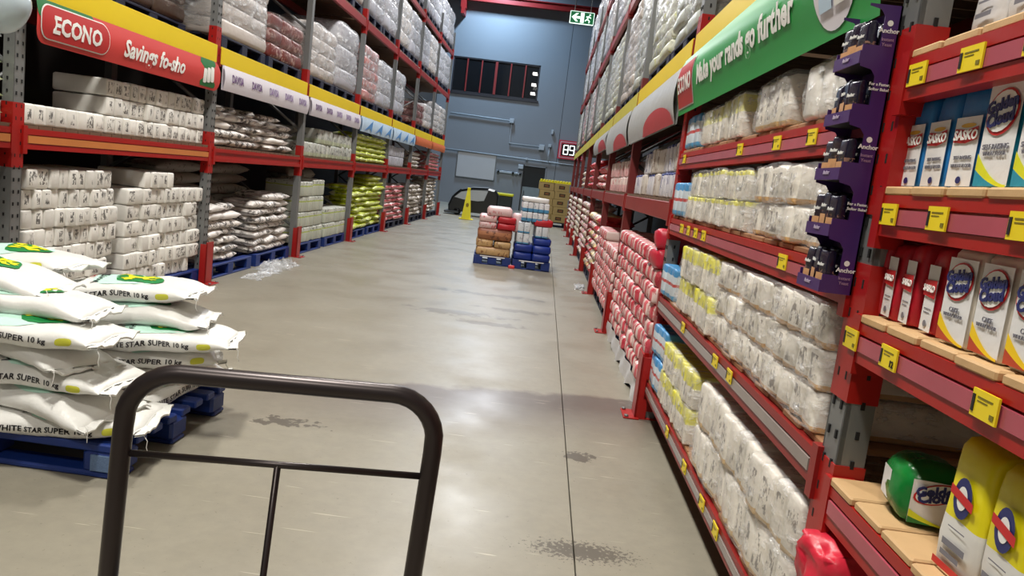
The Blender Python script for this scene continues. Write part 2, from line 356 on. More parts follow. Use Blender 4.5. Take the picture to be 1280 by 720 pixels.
# ------------------------------------------------------------------ pallet racking
def rack():
    def frame_parts(h, sleeves, smat, holes=True, depth=1.0):
        # local: x along rack, front post at y=0..-? (aisle side is -y), goes back to +y
        mb = MB()
        mb.box(-.05, .05, 0, .012, 0, h, grey); mb.box(-.05, -.042, 0, .07, 0, h, grey); mb.box(.042, .05, 0, .07, 0, h, grey)
        post = mb.mesh(); P_ = [('post', post, (0, .0, 0)), ('post', post, (0, depth, 0))]
        for (a, b_) in sleeves: mb = MB(); mb.box(-.054, .054, -.004, .073, a, b_, smat); P_.append(('red_sleeve', mb.mesh(), (0, 0, 0)))
        if holes:
            mb = MB()
            z = .1
            while z < 3.2:
                for dx in (-.024, .024):
                    mb.box(dx-.0045, dx+.0045, -.0046, .0, z, z+.022, darkgrey)
                mb.box(-.0546, -.04, .034, .043, z+.01, z+.03, darkgrey); mb.box(.04, .0546, .034, .043, z+.01, z+.03, darkgrey)
                z += .076
            P_.append(('slots', mb.mesh(), (0, 0, 0)))
        mb = MB(); mb.bbox(-.07, .07, -.03, .12, 0, .008, red, .002); P_.append(('base_plate', mb.mesh(), (0, 0, 0)))
        z = .4; k = 0
        while z+.7 < h:
            mb = MB(); a, b_ = ((0, .04, z), (0, depth, z+.65)); a, b_ = (a, b_) if k % 2 == 0 else ((0, depth, z), (0, .04, z+.65))
            mb.tube([a, b_], .018, grey, 6); P_.append(('brace', mb.mesh(), (0, 0, 0))); z += .65; k += 1
        return P_
    sleevesL = [(1.1, 1.5), (2.0, 2.5), (3.5, 3.9), (4.8, 5.1)]
    fa = frame_parts(5.6, sleevesL, red); fb = frame_parts(5.6, sleevesL, red, holes=False)
    for i, y in enumerate(LP):
        put(('upright_frame', fa if i < 3 else fb), 'grey perforated rack upright with red sleeves, %s along the left side' % ORD[i+1], 'rack upright', (LX, y, 0), side('L')[0], 'left rack uprights')
    sr = [(1.12, 1.24), (1.4, 1.54), (1.64, 1.85), (.62, .86), (2.1, 2.45), (3.6, 3.85), (.18, .3), (4.8, 5.1)]
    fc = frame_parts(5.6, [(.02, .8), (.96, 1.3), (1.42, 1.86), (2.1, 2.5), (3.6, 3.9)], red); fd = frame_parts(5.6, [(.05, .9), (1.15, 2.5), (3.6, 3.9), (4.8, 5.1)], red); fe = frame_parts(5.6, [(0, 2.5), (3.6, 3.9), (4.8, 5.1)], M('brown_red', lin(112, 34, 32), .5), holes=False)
    for i, y in enumerate(RP):
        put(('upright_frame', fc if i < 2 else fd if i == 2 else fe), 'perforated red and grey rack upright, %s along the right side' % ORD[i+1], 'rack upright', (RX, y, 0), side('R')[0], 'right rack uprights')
    # steel post guards
    mb = MB(); mb.box(-.075, .075, -.0, .012, 0, .42, red); mb.box(-.075, -.063, 0, .07, 0, .4, red); mb.box(.063, .075, 0, .07, 0, .4, red); ga = mb.mesh()
    mb = MB(); mb.bbox(-.1, .1, -.07, .03, 0, .01, red, .002); gb = mb.mesh()
    mb = MB(); mb.tube([(0, 0, .01), (0, 0, .022)], .014, grey, 6); bolt = mb.mesh()
    G = ('post_guard', [('guard_channel', ga, (0, 0, 0)), ('foot_plate', gb, (0, 0, 0), 0, [('bolt', bolt, (.08, -.05, 0)), ('bolt', bolt, (-.08, -.05, 0))])])
    for s, P_ in (('L', LP[1:]), ('R', RP[2:])):
        for i, y in enumerate(P_):
            rz, x = side(s); dx = .06 if s == 'L' else -.06
            put(G, 'red steel post guard bolted down before the %s %s upright' % (ORD[i+(2 if s == 'L' else 3)], SN[s]), 'post guard', (x+dx, y, 0), rz, 'red post guards')
    # beams
    def beam(s, y0, y1, ztop, h, mat, kind='plain', nm='shelf_beam', rail=None, lbl='', tags=()):
        rz, x = side(s); Ln = abs(y1-y0)-.11; mb = MB()
        if kind == 'step': mb.box(-Ln/2, Ln/2, -.012, .03, -h, -h*.72, mat); mb.box(-Ln/2, Ln/2, 0, .03, -h*.72, -h*.28, mat); mb.box(-Ln/2, Ln/2, -.012, .03, -h*.28, 0, mat)
        else: mb.bbox(-Ln/2, Ln/2, -.01, .04, -h, 0, mat, .004)
        me = mb.mesh()
        parts = [('beam_profile', me, (0, 0, 0)), ('beam_profile', me, (0, .98, 0))]
        for e in (-1, 1): mb = MB(); mb.box(e*Ln/2-.02, e*Ln/2+.02, -.016, .05, -h-.03, .018, mat); parts.append(('end_connector', mb.mesh(), (0, 0, 0)))
        if rail: mb = MB(); mb.box(-Ln/2+.03, Ln/2-.03, -.016, -.011 if kind != 'step' else -.002, -h*.70, -h*.34, rail); parts.append(('price_strip', mb.mesh(), (0, 0, 0)))
        return put((nm, parts), lbl, 'shelf beam', (x, (y0+y1)/2, ztop), rz, SN[s]+' shelf beams')
    def deck(s, y0, y1, ztop, bw, near, lbl, t=.022):
        rz, x = side(s); Ln = abs(y1-y0)-.12; n = int(Ln/bw)
        mb = MB(); mb.bbox(-bw/2+.003, bw/2-.003, -.012 if bw < .15 else .004, 1.0, 0, t, wood if bw < .15 else M('tan_wood', lin(160, 116, 80), .75, 0, .2, 8), .004); me = mb.mesh()
        r = thing('shelf_deck', lbl, 'shelf deck', (x, (y0+y1)/2, ztop), rz, SN[s]+' shelf decks')
        for i in range(n):
            xx = -Ln/2+bw/2+i*(Ln/n)
            if near: link('board', me, r, (xx, rnd.uniform(-.006, .006), 0), rnd.uniform(-.006, .006))
        if not near:
            mb = MB()
            for i in range(n): xx = -Ln/2+bw/2+i*(Ln/n); mb.box(xx-bw/2+.004, xx+bw/2-.004, 0, 1.0, 0, t, M('dark_deck_wood', lin(104, 80, 60), .8, 0, .25, 6))  # these deck boards get a darker wood colour than the near shelves
            o = link('board_run', mb.mesh(), r); o['kind'] = 'stuff'
    LV = {'L': [(1.37, .13, 'first'), (2.31, .12, 'second'), (3.74, .12, 'third'), (5.0, .1, 'top')],
          'R': [(1.40, .12, 'first'), (2.37, .10, 'second'), (3.8, .12, 'third'), (5.0, .1, 'top')]}
    for s, P_ in (('L', LP), ('R', RP)):
        for i in range(len(P_)-1):
            for (z, h, nm) in LV[s]:
                if s == 'R' and i < 2 and nm == 'first': continue
                if s == 'R' and i == 0: continue
                beam(s, P_[i], P_[i+1], z-.022, h, red if z < 2 and s == 'L' else darkred, 'step' if s == 'L' and z < 2 else 'plain', rail=orange if (s == 'L' and z < 2 and i < 2) else None,
                     lbl='red steel shelf beam, %s level, %s of the %s rack' % (nm, BAYW[s][i], SN[s]))
                deck(s, P_[i], P_[i+1], z-.022, .14, False, 'wooden deck boards on %s level, %s of the %s rack' % (nm, BAYW[s][i], SN[s]))
    for i, (zs, nm) in enumerate((((.775, 1.185, 1.49, 1.80), 'nearest bay'), ((.265, .82, 1.305, 1.695), 'second bay'))):
        for k, z in enumerate(zs):
            beam('R', RP[i], RP[i+1], z-.022, .095 if z > .5 else .08, red if i == 0 or k > 1 else darkred, 'step', rail=(strip if i == 0 or k > 1 else M('price_strip_clear', lin(150, 140, 135), .25)),
                 lbl='red beam with price strip, %s shelf up, %s of the right rack' % (ORD[k+1], nm))
            deck('R', RP[i], RP[i+1], z-.022, .14 if i == 0 else .16, True, 'row of pale boards, %s shelf up, %s of the right rack' % (ORD[k+1], nm), .02)
rack()

# price tags on the right-hand shelves
def tags():
    i = 0
    def tagat(y, z, wd=.075, digits='', lbl=''):
        mb = MB(); mb.box(-wd/2, wd/2, -.004, 0, 0, .048, tagy); card = mb.mesh()
        mb = MB(); mb.box(-wd/2+.003, -wd/2+.011, -.0055, -.004, .008, .038, black)
        mb.box(-wd/2+.018, wd/2-.015, -.0048, -.004, .034, .037, M('tag_ink', lin(120, 110, 20), .5))
        mb.box(-wd/2+.018, wd/2-.03, -.0048, -.004, .028, .030, M('tag_ink'))
        if digits: add_text(mb, digits, .02, black, T(wd/2-.018, -.005, .013) @ FRONT, bold=.02)
        else: mb.box(wd/2-.018, wd/2-.006, -.0052, -.004, .008, .016, M('tag_ink'))
        pr = mb.mesh()
        put(('price_tag', [('card', card, (0, 0, 0)), ('print', pr, (0, 0, 0))]), lbl, 'price tag', (RX-.018, y, z), R(-90)+rnd.uniform(-.03, .03), 'yellow price tags')
    for z, ys, nm in ((1.71, (1.79, 1.57, 1.36), 'top shelf beam of the nearest bay'), (1.40, (1.80, 1.58, 1.3), 'third shelf beam of the nearest bay'), (1.095, (1.88, 1.67, 1.3), 'second shelf beam of the nearest bay'),
                      (1.61, (2.42, 2.78, 3.3, 4.6), 'top shelf beam of the second bay'), (1.22, (3.75, 3.95, 4.15, 4.35, 2.5), 'third shelf beam of the second bay'), (.742, (2.9, 3.15, 3.9), 'lower shelf beam of the second bay'), (.19, (2.75, 3.0, 3.4, 3.9), 'lowest shelf beam of the second bay')):
        for k, y in enumerate(ys):
            tagat(y, z, .08, '12' if (z == 1.095 and k == 1) else '', 'yellow price tag, %s, %s from far end' % (nm, ORD[sorted(ys, reverse=True).index(y)+1]))
tags()

# ------------------------------------------------------------------ pack geometry
def rbox(w_, d, h, puff=.012, n=3, seed=0, amp=.004, corner=.75):
    """soft box: width x, depth y from 0 to d, height z from 0 to h; rounded edges, slightly puffed faces"""
    rad = min(w_, d, h)*(.14 if corner >= .75 else .26)
    hx = (w_/2, d/2, h/2)
    def coords(a):
        e = rad/hx[a]; inner = [-1+e+(2-2*e)*i/(n-1) for i in range(n)] if n > 1 else [0]
        return [-1, -1+e*.35]+inner+[1-e*.35, 1]
    vs = {}; V = []; F = []
    def vid(p):
        k = tuple(round(c, 4) for c in p)
        if k not in vs:
            q = Vector([p[i]*hx[i] for i in range(3)]); c = Vector([max(-hx[i]+rad, min(hx[i]-rad, q[i])) for i in range(3)])
            dl = q-c
            if dl.length > 1e-9: q = c+dl.normalized()*rad
            f = [1-min(1, abs(v))**2 for v in p]
            for a in range(3):
                if abs(p[a]) > .999: q[a] += math.copysign(puff*f[(a+1) % 3]*f[(a+2) % 3], p[a])
            q += noise.noise_vector(Vector((p[0]*1.9+seed*3.1, p[1]*1.9, p[2]*1.9)))*amp
            q.y += d/2; q.z += h/2; vs[k] = len(V); V.append(q)
        return vs[k]
    for ax in range(3):
        b_, c_ = (ax+1) % 3, (ax+2) % 3; U, W = coords(b_), coords(c_)
        for sgn in (-1, 1):
            for i in range(len(U)-1):
                for j in range(len(W)-1):
                    q = []
                    for (u, v) in ((U[i], W[j]), (U[i+1], W[j]), (U[i+1], W[j+1]), (U[i], W[j+1])):
                        p = [0, 0, 0]; p[ax] = sgn; p[b_] = u; p[c_] = v; q.append(vid(tuple(p)))
                    F.append(tuple(q if sgn > 0 else q[::-1]))
    return V, F
def pack_mesh(w_, d, h, mat, puff=.01, n=3, seed=0, amp=.004, corner=.75):
    V, F = rbox(w_, d, h, puff, n, seed, amp, corner); mb = MB(); mb.add(V, F, mat, True); return mb.mesh()
def bale(name, nw, pw, d, h, mat, seeds=3, filmmat=None, two=1, part='packet', puff=.008, amp=.004):
    """variants of a bale: nw packets of width pw side by side, `two` tiers"""
    out = []
    ms = [pack_mesh(pw*.97, d, h/two*.97, mat, puff*.6, 2, s_, amp) for s_ in range(seeds)]
    fl = None
    if filmmat: fl = [pack_mesh(nw*pw+.02, d+.02, h+.006, filmmat, .006, 5, 40+s_, .012, .8) for s_ in range(2)]
    for v in range(3):
        parts = []
        for t in range(two):
            for i in range(nw):
                parts.append((part, ms[rnd.randrange(seeds)], ((i-(nw-1)/2)*pw, rnd.uniform(-.009, .009), t*h/two), rnd.uniform(-.05, .05)))
        if fl: parts.append(('plastic_wrap', fl[v % 2], (0, -.01, 0)))
        out.append((name, parts))
    return out, nw*pw, h
def stack(s, y0, y1, z0, nl, protos, base, cat, group, xo=.03, jit=.012, jrz=.05, where='', tilt=0.02, start_skip=None, rows=1, rowgap=.4):
    """protos: list of (variants, width, height). fills layers from y0 to y1 along the aisle"""
    rz, x = side(s); bn = BAYW[s][bayn(s, (y0+y1)/2)] + ' ' + SN[s]
    z = z0
    for l in range(nl):
        h = protos[0][2]; y = y0; c = 0
        while True:
            pr = protos[rnd.randrange(len(protos))]
            if y+pr[1] > y1+.05:
                alt = [p for p in protos if y+p[1] <= y1+.05]
                if not alt: break
                pr = alt[0]
            c += 1
            if not (start_skip and start_skip(l, y+pr[1]/2)):
                v = pr[0][rnd.randrange(len(pr[0]))]
                off = xo+rnd.uniform(0, jit); xx = x-off if s == 'L' else x+off
                lb = '%s, %s layer, %s from near side, %s' % (base, ORD[l+1], ORD[c], where or bn)
                put(v, lb, cat, (xx, y+pr[1]/2, z), 0, group, rot=(rnd.uniform(-tilt, tilt)*.4, rnd.uniform(-tilt, tilt)*.4, rz+rnd.uniform(-jrz, jrz)), scale=(1, 1, rnd.uniform(.95, 1.12)) if l == nl-1 and 'bale' in v[0] else None)
            y += pr[1]+.004
        z += h

# sacks --------------------------------------------------------------
def sack_fn(Ln, W, Th, n=2.6, seed=0, amp=.012, sag=0.0):
    def half(u):
        t = min(1, abs(2*u/Ln)); b_ = Th/2*(max(0, 1-t**3.4))**.55+.003; a = W/2*(1-.05*(1-t)**2 * -1 if False else 1-.06*(1-t**2)*0+.0)
        a = W/2*(.94+.06*t**6) if t < 1 else W/2
        return a, b_
    def deform(p):
        q = p.copy(); nn = noise.noise_vector(Vector((p.x*5+seed*7.3, p.y*6, p.z*3+seed)))*amp
        n2 = noise.noise_vector(Vector((p.x*13+seed*3.3, p.y*21, p.z*9+seed)))*amp*.36
        q += Vector((nn.x*.7, nn.y*.7, nn.z))+n2; q.z -= sag*(p.x*2/Ln)**2*Th
        return q
    def surf(u, th):
        a, b_ = half(u); c, s_ = math.cos(th), math.sin(th)
        return deform(Vector((u, a*math.copysign(abs(c)**(2/n), c), Th/2+b_*math.copysign(abs(s_)**(2/n), s_))))
    def top(u, v, eps=.003):
        a, b_ = half(u); k = max(0, 1-min(1, abs(v/a))**n)**(1/n); return deform(Vector((u, v, Th/2+b_*k)))+Vector((0, 0, eps))
    def front(u, z, eps=.003, sgn=-1):
        a, b_ = half(u); k = max(0, 1-min(1, abs(z/b_))**n)**(1/n); return deform(Vector((u, sgn*a*k, Th/2+z)))+Vector((0, sgn*eps, 0))
    return surf, top, front
def sack_mesh(Ln, W, Th, mat, seed=0, nu=18, nv=20, amp=.012, hem=None, sag=0):
    surf, top, front = sack_fn(Ln, W, Th, 2.6, seed, amp, sag); V = []; F = []
    for i in range(nu+1):
        u = -Ln/2+Ln*(.5-.5*math.cos(math.pi*i/nu)) if nu > 8 else -Ln/2+Ln*i/nu
        for k in range(nv): V.append(surf(u, 2*math.pi*k/nv))
    for i in range(nu):
        for k in range(nv): F.append((i*nv+k, i*nv+(k+1) % nv, (i+1)*nv+(k+1) % nv, (i+1)*nv+k))
    F.append(tuple(range(nv))); F.append(tuple(range(nu*nv+nv-1, nu*nv-1, -1)))
    mb = MB(); mb.add(V, F, mat, True)
    return mb
def small_sack(Ln, W, Th, mat, seed):   # long axis local x, front at y=0, depth W
    mb = sack_mesh(Ln, W, Th, mat, seed, 10, 12, .02)
    for v in mb.v: v.y += W/2
    return mb.mesh()
def sacks(name, wd, depth, h, mat, seeds=4):
    """sacks lying with their end or side to the aisle"""
    out = []
    for s_ in range(seeds): out.append((name, small_sack(wd*1.02, depth, h*1.12, mat, s_)))
    return out, wd, h

# ------------------------------------------------------------------ pallets
def pallet_parts(mat, near=False):
    mb = MB(); mb.bbox(-.6, .6, 0, .1, .125, .145, mat, .003); tb = mb.mesh()
    mb = MB(); mb.bbox(-.6, .6, 0, .1, 0, .02, mat, .003); bb = mb.mesh()
    mb = MB(); mb.bbox(-.07, .07, 0, .14, .02, .125, mat, .004); bl = mb.mesh()
    P_ = [('deck_board', tb, (0, y, 0)) for y in (0, .225, .45, .675, .9)]
    P_ += [('bottom_board', bb, (0, y, 0)) for y in (0, .45, .9)]
    P_ += [('block', bl, (x, y, 0)) for x in (-.53, 0, .53) for y in (0, .43, .86)]
    return ('pallet', P_)
PB = pallet_parts(bluep); PN = pallet_parts(navy)
def pallet(s, yc, z=0.0, P_=None, xo=.02, lbl=None, sx=1.0):
    rz, x = side(s); xx = x-xo if s == 'L' else x+xo
    lv = 'on the floor' if z < .5 else 'on the %s level' % ('first' if z < 2 else 'second' if z < 3 else 'third' if z < 4.5 else 'top')
    b_ = bayn(s, yc); half = 'near' if yc < ((LP if s == 'L' else RP)[b_]+(LP if s == 'L' else RP)[b_+1])/2 else 'far'
    return put(P_ or PB, lbl or 'blue pallet %s, %s half, %s, %s rack' % (lv, half, BAYW[s][b_], SN[s]), 'pallet', (xx, yc, z), rz, 'pallets on the %s racking' % SN[s], scale=(sx, 1, 1))

# ------------------------------------------------------------------ LEFT RACK STOCK
WB = lin(240, 238, 232)
flour = printed('white_bale_print', [(0, WB), (1, WB)], .14, INK, 22, .52, (.22, .75), .5, inkx=.02)
flourE = printed('white_bale_end_print', [(0, WB), (1, WB)], .14, lin(50, 46, 46), 18, .53, (.2, .8), .5, inkx=.042)
bA, bB = bale('flour_bale', 5, .098, .42, .134, flour, 4), bale('flour_bale', 2, .13, .42, .134, flourE, 4, puff=.014)
bC = bale('flour_bale', 3, .115, .42, .134, flour, 4, puff=.012)
G = 'white flour bales on the left rack'
for k, yc in enumerate((5.45, 6.86)): pallet('L', yc, 0, sx=.98 if k == 0 else 1.16)
stack('L', 4.93, 6.0, .15, 7, [bA, bB, bC], 'white flour bale', 'bale', G, xo=.03, jit=.03, where='stack by first left post')
stack('L', 6.16, 7.5, .15, 7, [bA, bB, bC], 'white flour bale', 'bale', G, xo=.02, jit=.035, where='stack by second left post', start_skip=lambda l, y: l == 6 and (y < 6.55 or 6.95 < y < 7.2))
bD, bE = bale('flour_bale', 3, .12, .42, .14, flourE, 4, puff=.014), bale('flour_bale', 2, .115, .42, .14, flour, 4)
stack('L', 4.9, 7.5, 1.37, 3, [bD, bE], 'white flour bale', 'bale', G, xo=.05, where='shelf under the red banner', start_skip=lambda l, y: (l > 0 and y < 5.72))
# dark back stock behind the shelf goods
def backstock(s, y0, y1, z0, z1, mat, lbl, xo=.62, n=4, cat='sack'):
    rz, x = side(s); xx = x-xo if s == 'L' else x+xo; h = (z1-z0)/n
    r = thing('stock_pile', lbl, 'sack pile', (xx, (y0+y1)/2, z0), rz)
    ms = [small_sack((y1-y0)/2, .36, h*1.15, mat, 60+i) for i in range(3)]
    for l in range(n):
        for c in range(2): link('sack', ms[rnd.randrange(3)], r, ((c-.5)*(y1-y0)/2, rnd.uniform(-.03, .03), l*h), rnd.uniform(-.06, .06))
dsm = printed('plain_sack_print', [(0, lin(150, 146, 138)), (1, lin(150, 146, 138))], .12, lin(60, 56, 52), 9, .6, (.2, .9), .6)
# near bay: sacks at the left picture edge
gs = printed('green_white_sack', [(0, lin(220, 224, 205)), (.55, lin(190, 205, 150)), (.8, lin(225, 228, 215))], .1, None)
pgs = sacks('flour_sack', .34, .5, .1, gs)
stack('L', 4.0, 4.68, 1.37, 4, [pgs], 'white and pale green sack', 'sack', 'sacks at the left picture edge', where='left picture edge')
stack('L', 3.3, 4.68, .15, 7, [bA, bB], 'white flour bale', 'bale', G, where='lowest level before first left post')
pallet('L', 3.95, 0)
# second bay: piled white sacks with dark print
ps = printed('maize_sack_print', [(0, lin(238, 232, 226)), (1, lin(238, 232, 226))], .1, INK, 9, .55, (.05, .97), .42)
pk = sacks('maize_sack', .40, .45, .088, ps, 5)
stack('L', 7.75, 8.9, .15, 7, [pk], 'white sack with dark print', 'sack', 'white maize sacks in the second left bay', xo=.02, jit=.06, jrz=.12, where='near pallet, second left bay')
stack('L', 9.05, 10.35, .15, 8, [pk], 'white sack with dark print', 'sack', 'white maize sacks in the second left bay', xo=.02, jit=.06, jrz=.12, where='far pallet, second left bay', start_skip=lambda l, y: l == 7 and y < 9.3)
backstock('L', 7.75, 10.3, .15, 1.15, dsm, 'pile of shaded grey sacks behind the white sacks, second left bay', n=8)
pallet('L', 8.35); pallet('L', 9.7)
stack('L', 7.75, 10.35, 1.37, 4, [pk], 'white sack with black print', 'sack', 'white maize sacks in the second left bay', xo=.04, jit=.08, jrz=.2, where='shelf, second left bay')
pk2 = sacks('maize_sack', .46, .45, .075, ps, 4)
stack('L', 8.0, 10.2, 1.37+.352, 1, [pk2], 'loose white sack', 'sack', 'white maize sacks in the second left bay', xo=.08, jit=.15, jrz=.4, where='shelf pile top, second left bay')
# third bay: pale green white bales
gm = printed('pale_green_bale', [(0, lin(200, 205, 190)), (.55, lin(205, 210, 196)), (.62, lin(176, 190, 96)), (.7, lin(206, 208, 198))], .22, lin(90, 100, 90), 18, .58, (.72, .95), .4)
g1 = bale('rice_bale', 4, .15, .5, .22, gm, 3, puff=.01); g2 = bale('rice_bale', 3, .15, .5, .22, gm, 3, puff=.01)
stack('L', 10.62, 11.9, .15, 4, [g1], 'pale green and white bale', 'bale', 'pale green bales in the third left bay', jrz=.02, where='taller stack, third left bay')
stack('L', 11.98, 13.2, .15, 2, [g1], 'pale green and white bale', 'bale', 'pale green bales in the third left bay', jrz=.02, where='shorter stack, third left bay')
backstock('L', 11.9, 13.2, .15, 1.15, dsm, 'pile of dim sacks behind the shorter pale stack, third left bay', n=5)
pallet('L', 11.2); pallet('L', 12.6)
g3 = bale('rice_bale', 5, .13, .5, .2, printed('pale_green_bale_small', [(0, lin(196, 204, 176)), (.3, lin(205, 208, 200))], .2, lin(100, 104, 100), 16, .56, (.3, .8), .4), 3)
stack('L', 10.62, 13.25, 1.37, 1, [g3], 'pale bale of small packs', 'bale', 'pale green bales in the third left bay', where='shelf, third left bay')
stack('L', 11.3, 13.25, 1.57, 1, [g3], 'pale bale of small packs', 'bale', 'pale green bales in the third left bay', where='upper shelf tier')
backstock('L', 10.62, 11.5, 1.57, 1.78, dsm, 'grey sacks behind the pale bales on the third left shelf', n=2, xo=.5)
# fourth bay: yellow green sacks
ym = printed('lime_sack_print', [(0, lin(206, 216, 40)), (.4, lin(226, 232, 150)), (.65, lin(198, 212, 30))], .11, lin(120, 140, 40), 12, .6, (.1, .9), .4, ink2=lin(232, 236, 190))
yk = sacks('lime_sack', .42, .45, .098, ym, 5)
stack('L', 13.5, 14.75, .15, 8, [yk], 'lime yellow sack', 'sack', 'lime yellow sacks in the fourth left bay', xo=.0, jit=.1, jrz=.15, where='near pallet, fourth left bay')
stack('L', 14.85, 16.1, .15, 10, [yk], 'lime yellow sack', 'sack', 'lime yellow sacks in the fourth left bay', xo=.0, jit=.08, jrz=.15, where='far pallet, fourth left bay')
stack('L', 13.5, 16.1, 1.37, 5, [yk], 'lime yellow sack', 'sack', 'lime yellow sacks in the fourth left bay', xo=.02, where='shelf, fourth left bay')
pallet('L', 14.1); pallet('L', 15.5)
# fifth to last bays
pm = printed('pink_sack_print', [(0, lin(226, 196, 190)), (.45, lin(206, 96, 100)), (.75, lin(228, 206, 200))], .11, lin(190, 70, 80), 12, .57, (.0, .9), .4)
wm = printed('brown_white_sack_print', [(0, lin(216, 206, 194)), (1, lin(216, 206, 194))], .11, lin(110, 84, 66), 12, .57, (.0, .9), .4)
pk5 = sacks('rice_sack', .44, .45, .1, pm, 4); wk5 = sacks('rice_sack', .44, .45, .1, wm, 4)
stack('L', 16.3, 18.8, .15, 8, [pk5], 'pink and white sack', 'sack', 'pink sacks in the fifth left bay', xo=0, jit=.08, jrz=.12, where='floor, fifth left bay')
stack('L', 19.1, 21.6, .15, 8, [wk5], 'brown and white sack', 'sack', 'brown and white sacks in the far left bays', xo=0, jit=.08, jrz=.12, where='floor, sixth left bay')
stack('L', 21.9, 24.4, .15, 10, [wk5], 'brown and white sack', 'sack', 'brown and white sacks in the far left bays', xo=0, jit=.08, jrz=.12, where='floor, last left bay')
sm = printed('silver_bale_print', [(0, lin(196, 196, 204)), (1, lin(200, 200, 206))], .2, lin(120, 112, 120), 14, .6, (.1, .9), .35)
s1 = bale('silver_bale', 4, .15, .5, .21, sm, 3)
stack('L', 16.3, 18.2, 1.37, 2, [s1], 'silver white bale', 'bale', 'silver bales on the fifth left shelf', where='shelf, fifth left bay')
stack('L', 19.1, 20.8, 1.37, 4, [wk5], 'brown and white sack', 'sack', 'brown and white sacks in the far left bays', where='shelf, sixth left bay')
stack('L', 21.9, 24.3, 1.37, 5, [pk5], 'pink and white sack', 'sack', 'sacks on the last left shelf', where='shelf, last left bay')
for y in (17, 18.2, 19.7, 21, 22.5, 23.8): pallet('L', y, 0, PN)
# crumpled film and a pallet strip on the floor by the second bay
def crumple(name, lbl, loc, sx, sy, h, seed, mat):
    V = []; F = []; n = 16
    for i in range(n+1):
        for j in range(n+1):
            u, v = i/n*2-1, j/n*2-1; e = max(0, 1-(abs(u)**3+abs(v)**3))
            z = abs(noise.noise(Vector((u*3+seed, v*3, seed))))*h*2*e+.004
            V.append((u*sx+noise.noise(Vector((v*4, seed, u)))*.1, v*sy+noise.noise(Vector((u*4, v, seed+2)))*.08, z))
    for i in range(n):
        for j in range(n): a = i*(n+1)+j; F.append((a, a+n+1, a+n+2, a+1))
    mb = MB(); mb.add(V, F, mat, False); return tag(link(name, mb.mesh(), None, loc), lbl, 'plastic film')
cf = film('floor_film', (.9, .93, .97), .4, .1, 14)
crumple('crumpled_film', 'crumpled clear plastic film on the floor before the second left bay', (-3.12, 9.3, 0), .16, .42, .13, 3, cf)
crumple('crumpled_film', 'strip of clear film trailing from the pallet by the second left post', (-3.05, 8.6, 0), .1, .45, .04, 5, cf)
crumple('crumpled_film', 'scrap of pale film on the floor beneath the third right post', (.66, 10.9, 0), .07, .2, .08, 8, cf)

# ------------------------------------------------------------------ wrapped pallet loads on the upper levels
FL = film('stretch_film', (.80, .82, .85), .38, .2, 6)
def load(s, yc, z0, wd, h, mat, lbl, nl=None, nc=3, pal=PN, depth=.98, fl=FL, xo=.04):
    rz, x = side(s); xx = x-xo if s == 'L' else x+xo
    pallet(s, yc, z0, pal, xo, sx=wd/1.2)
    nl = nl or max(3, int(h/.16)); lh = h/nl
    r = thing('wrapped_load', lbl, 'pallet load', (xx, yc, z0+.146), rz, 'wrapped pallet loads on the racking')
    key = (mat.name, round(wd, 2), round(lh, 3), nc)
    if key not in _lm: _lm[key] = [pack_mesh(wd/nc*.99, depth, lh*.98, mat, .012, 3, 70+i, .012, .6) for i in range(3)]
    for l in range(nl):
        for c in range(nc): link('bag', _lm[key][rnd.randrange(3)], r, ((c-(nc-1)/2)*wd/nc, rnd.uniform(-.012, .012), l*lh), rnd.uniform(-.02, .02))
    fk = ('film', round(wd, 2), round(h, 2), fl.name)
    if fk not in _lm: _lm[fk] = pack_mesh(wd+.04, depth+.04, h-.01, fl, .01, 8, 90, .03, .85)
    link('stretch_wrap', _lm[fk], r, (0, -.02, .02))
    return r
_lm = {}
FD = film('stretch_film_thin', (.5, .45, .42), .14, .25, 6)
def lmat(nm, c, ink=None): return printed(nm, [(0, c), (.9, c)], .17, ink, 9, .58, (.05, .95), .35, .5, 9)
lw = lmat('load_white', lin(206, 198, 192)); lp = lmat('load_pink', lin(196, 130, 126), lin(220, 190, 184)); lr = lmat('load_maroon', lin(120, 52, 50), lin(210, 180, 172))
lg = lmat('load_silver', lin(182, 182, 190)); lb = lmat('load_brown', lin(74, 56, 46)); ly = lmat('load_straw', lin(206, 208, 190), lin(200, 206, 110)); lv = lmat('load_grey_green', lin(190, 196, 188), lin(214, 216, 196))
def bc(P_, i, k): return (P_[i]+P_[i+1])/2+(-.655 if k == 0 else .655)
for (b, k, h, mt, d, nc, xo) in ((1, 0, 1.0, lb, 'dark brown', 2, .25), (1, 1, 1.0, lb, 'dark brown', 2, .25), (2, 0, 1.02, lw, 'creamy white', 1, .04), (2, 1, .5, lr, 'maroon and pink', 3, .04), (3, 0, .72, lw, 'pale pink white', 3, .04),
                               (3, 1, 1.0, lg, 'silver grey', 1, .04), (4, 0, .92, lp, 'pink', 2, .04), (4, 1, .86, lg, 'light grey', 2, .04), (5, 0, .9, lg, 'light grey', 2, .04), (6, 0, .5, lr, 'dim maroon', 3, .04), (6, 1, .6, lw, 'dim pale', 2, .04), (7, 0, .8, lw, 'pale', 2, .04), (7, 1, .8, lw, 'whitish', 2, .04)):
    load('L', bc(LP, b, k), 2.31, 1.2, h, mt, '%s film-wrapped load, second level, %s of the left rack, %s half' % (d, BAYW['L'][b], ('near', 'far')[k]), nc=nc, xo=xo, nl=3 if mt is lg else None, fl=FD if mt in (lb, lr) else FL)
q = 0
for b in range(3, 8):
    for k in range(2):
        q += 1; load('L', bc(LP, b, k), 3.74, 1.2, .93, (lg, lg, lw)[q % 3], 'silvery film-wrapped load, %s along the third level of the left rack' % ORD[q], nc=2, nl=3)
q = 0
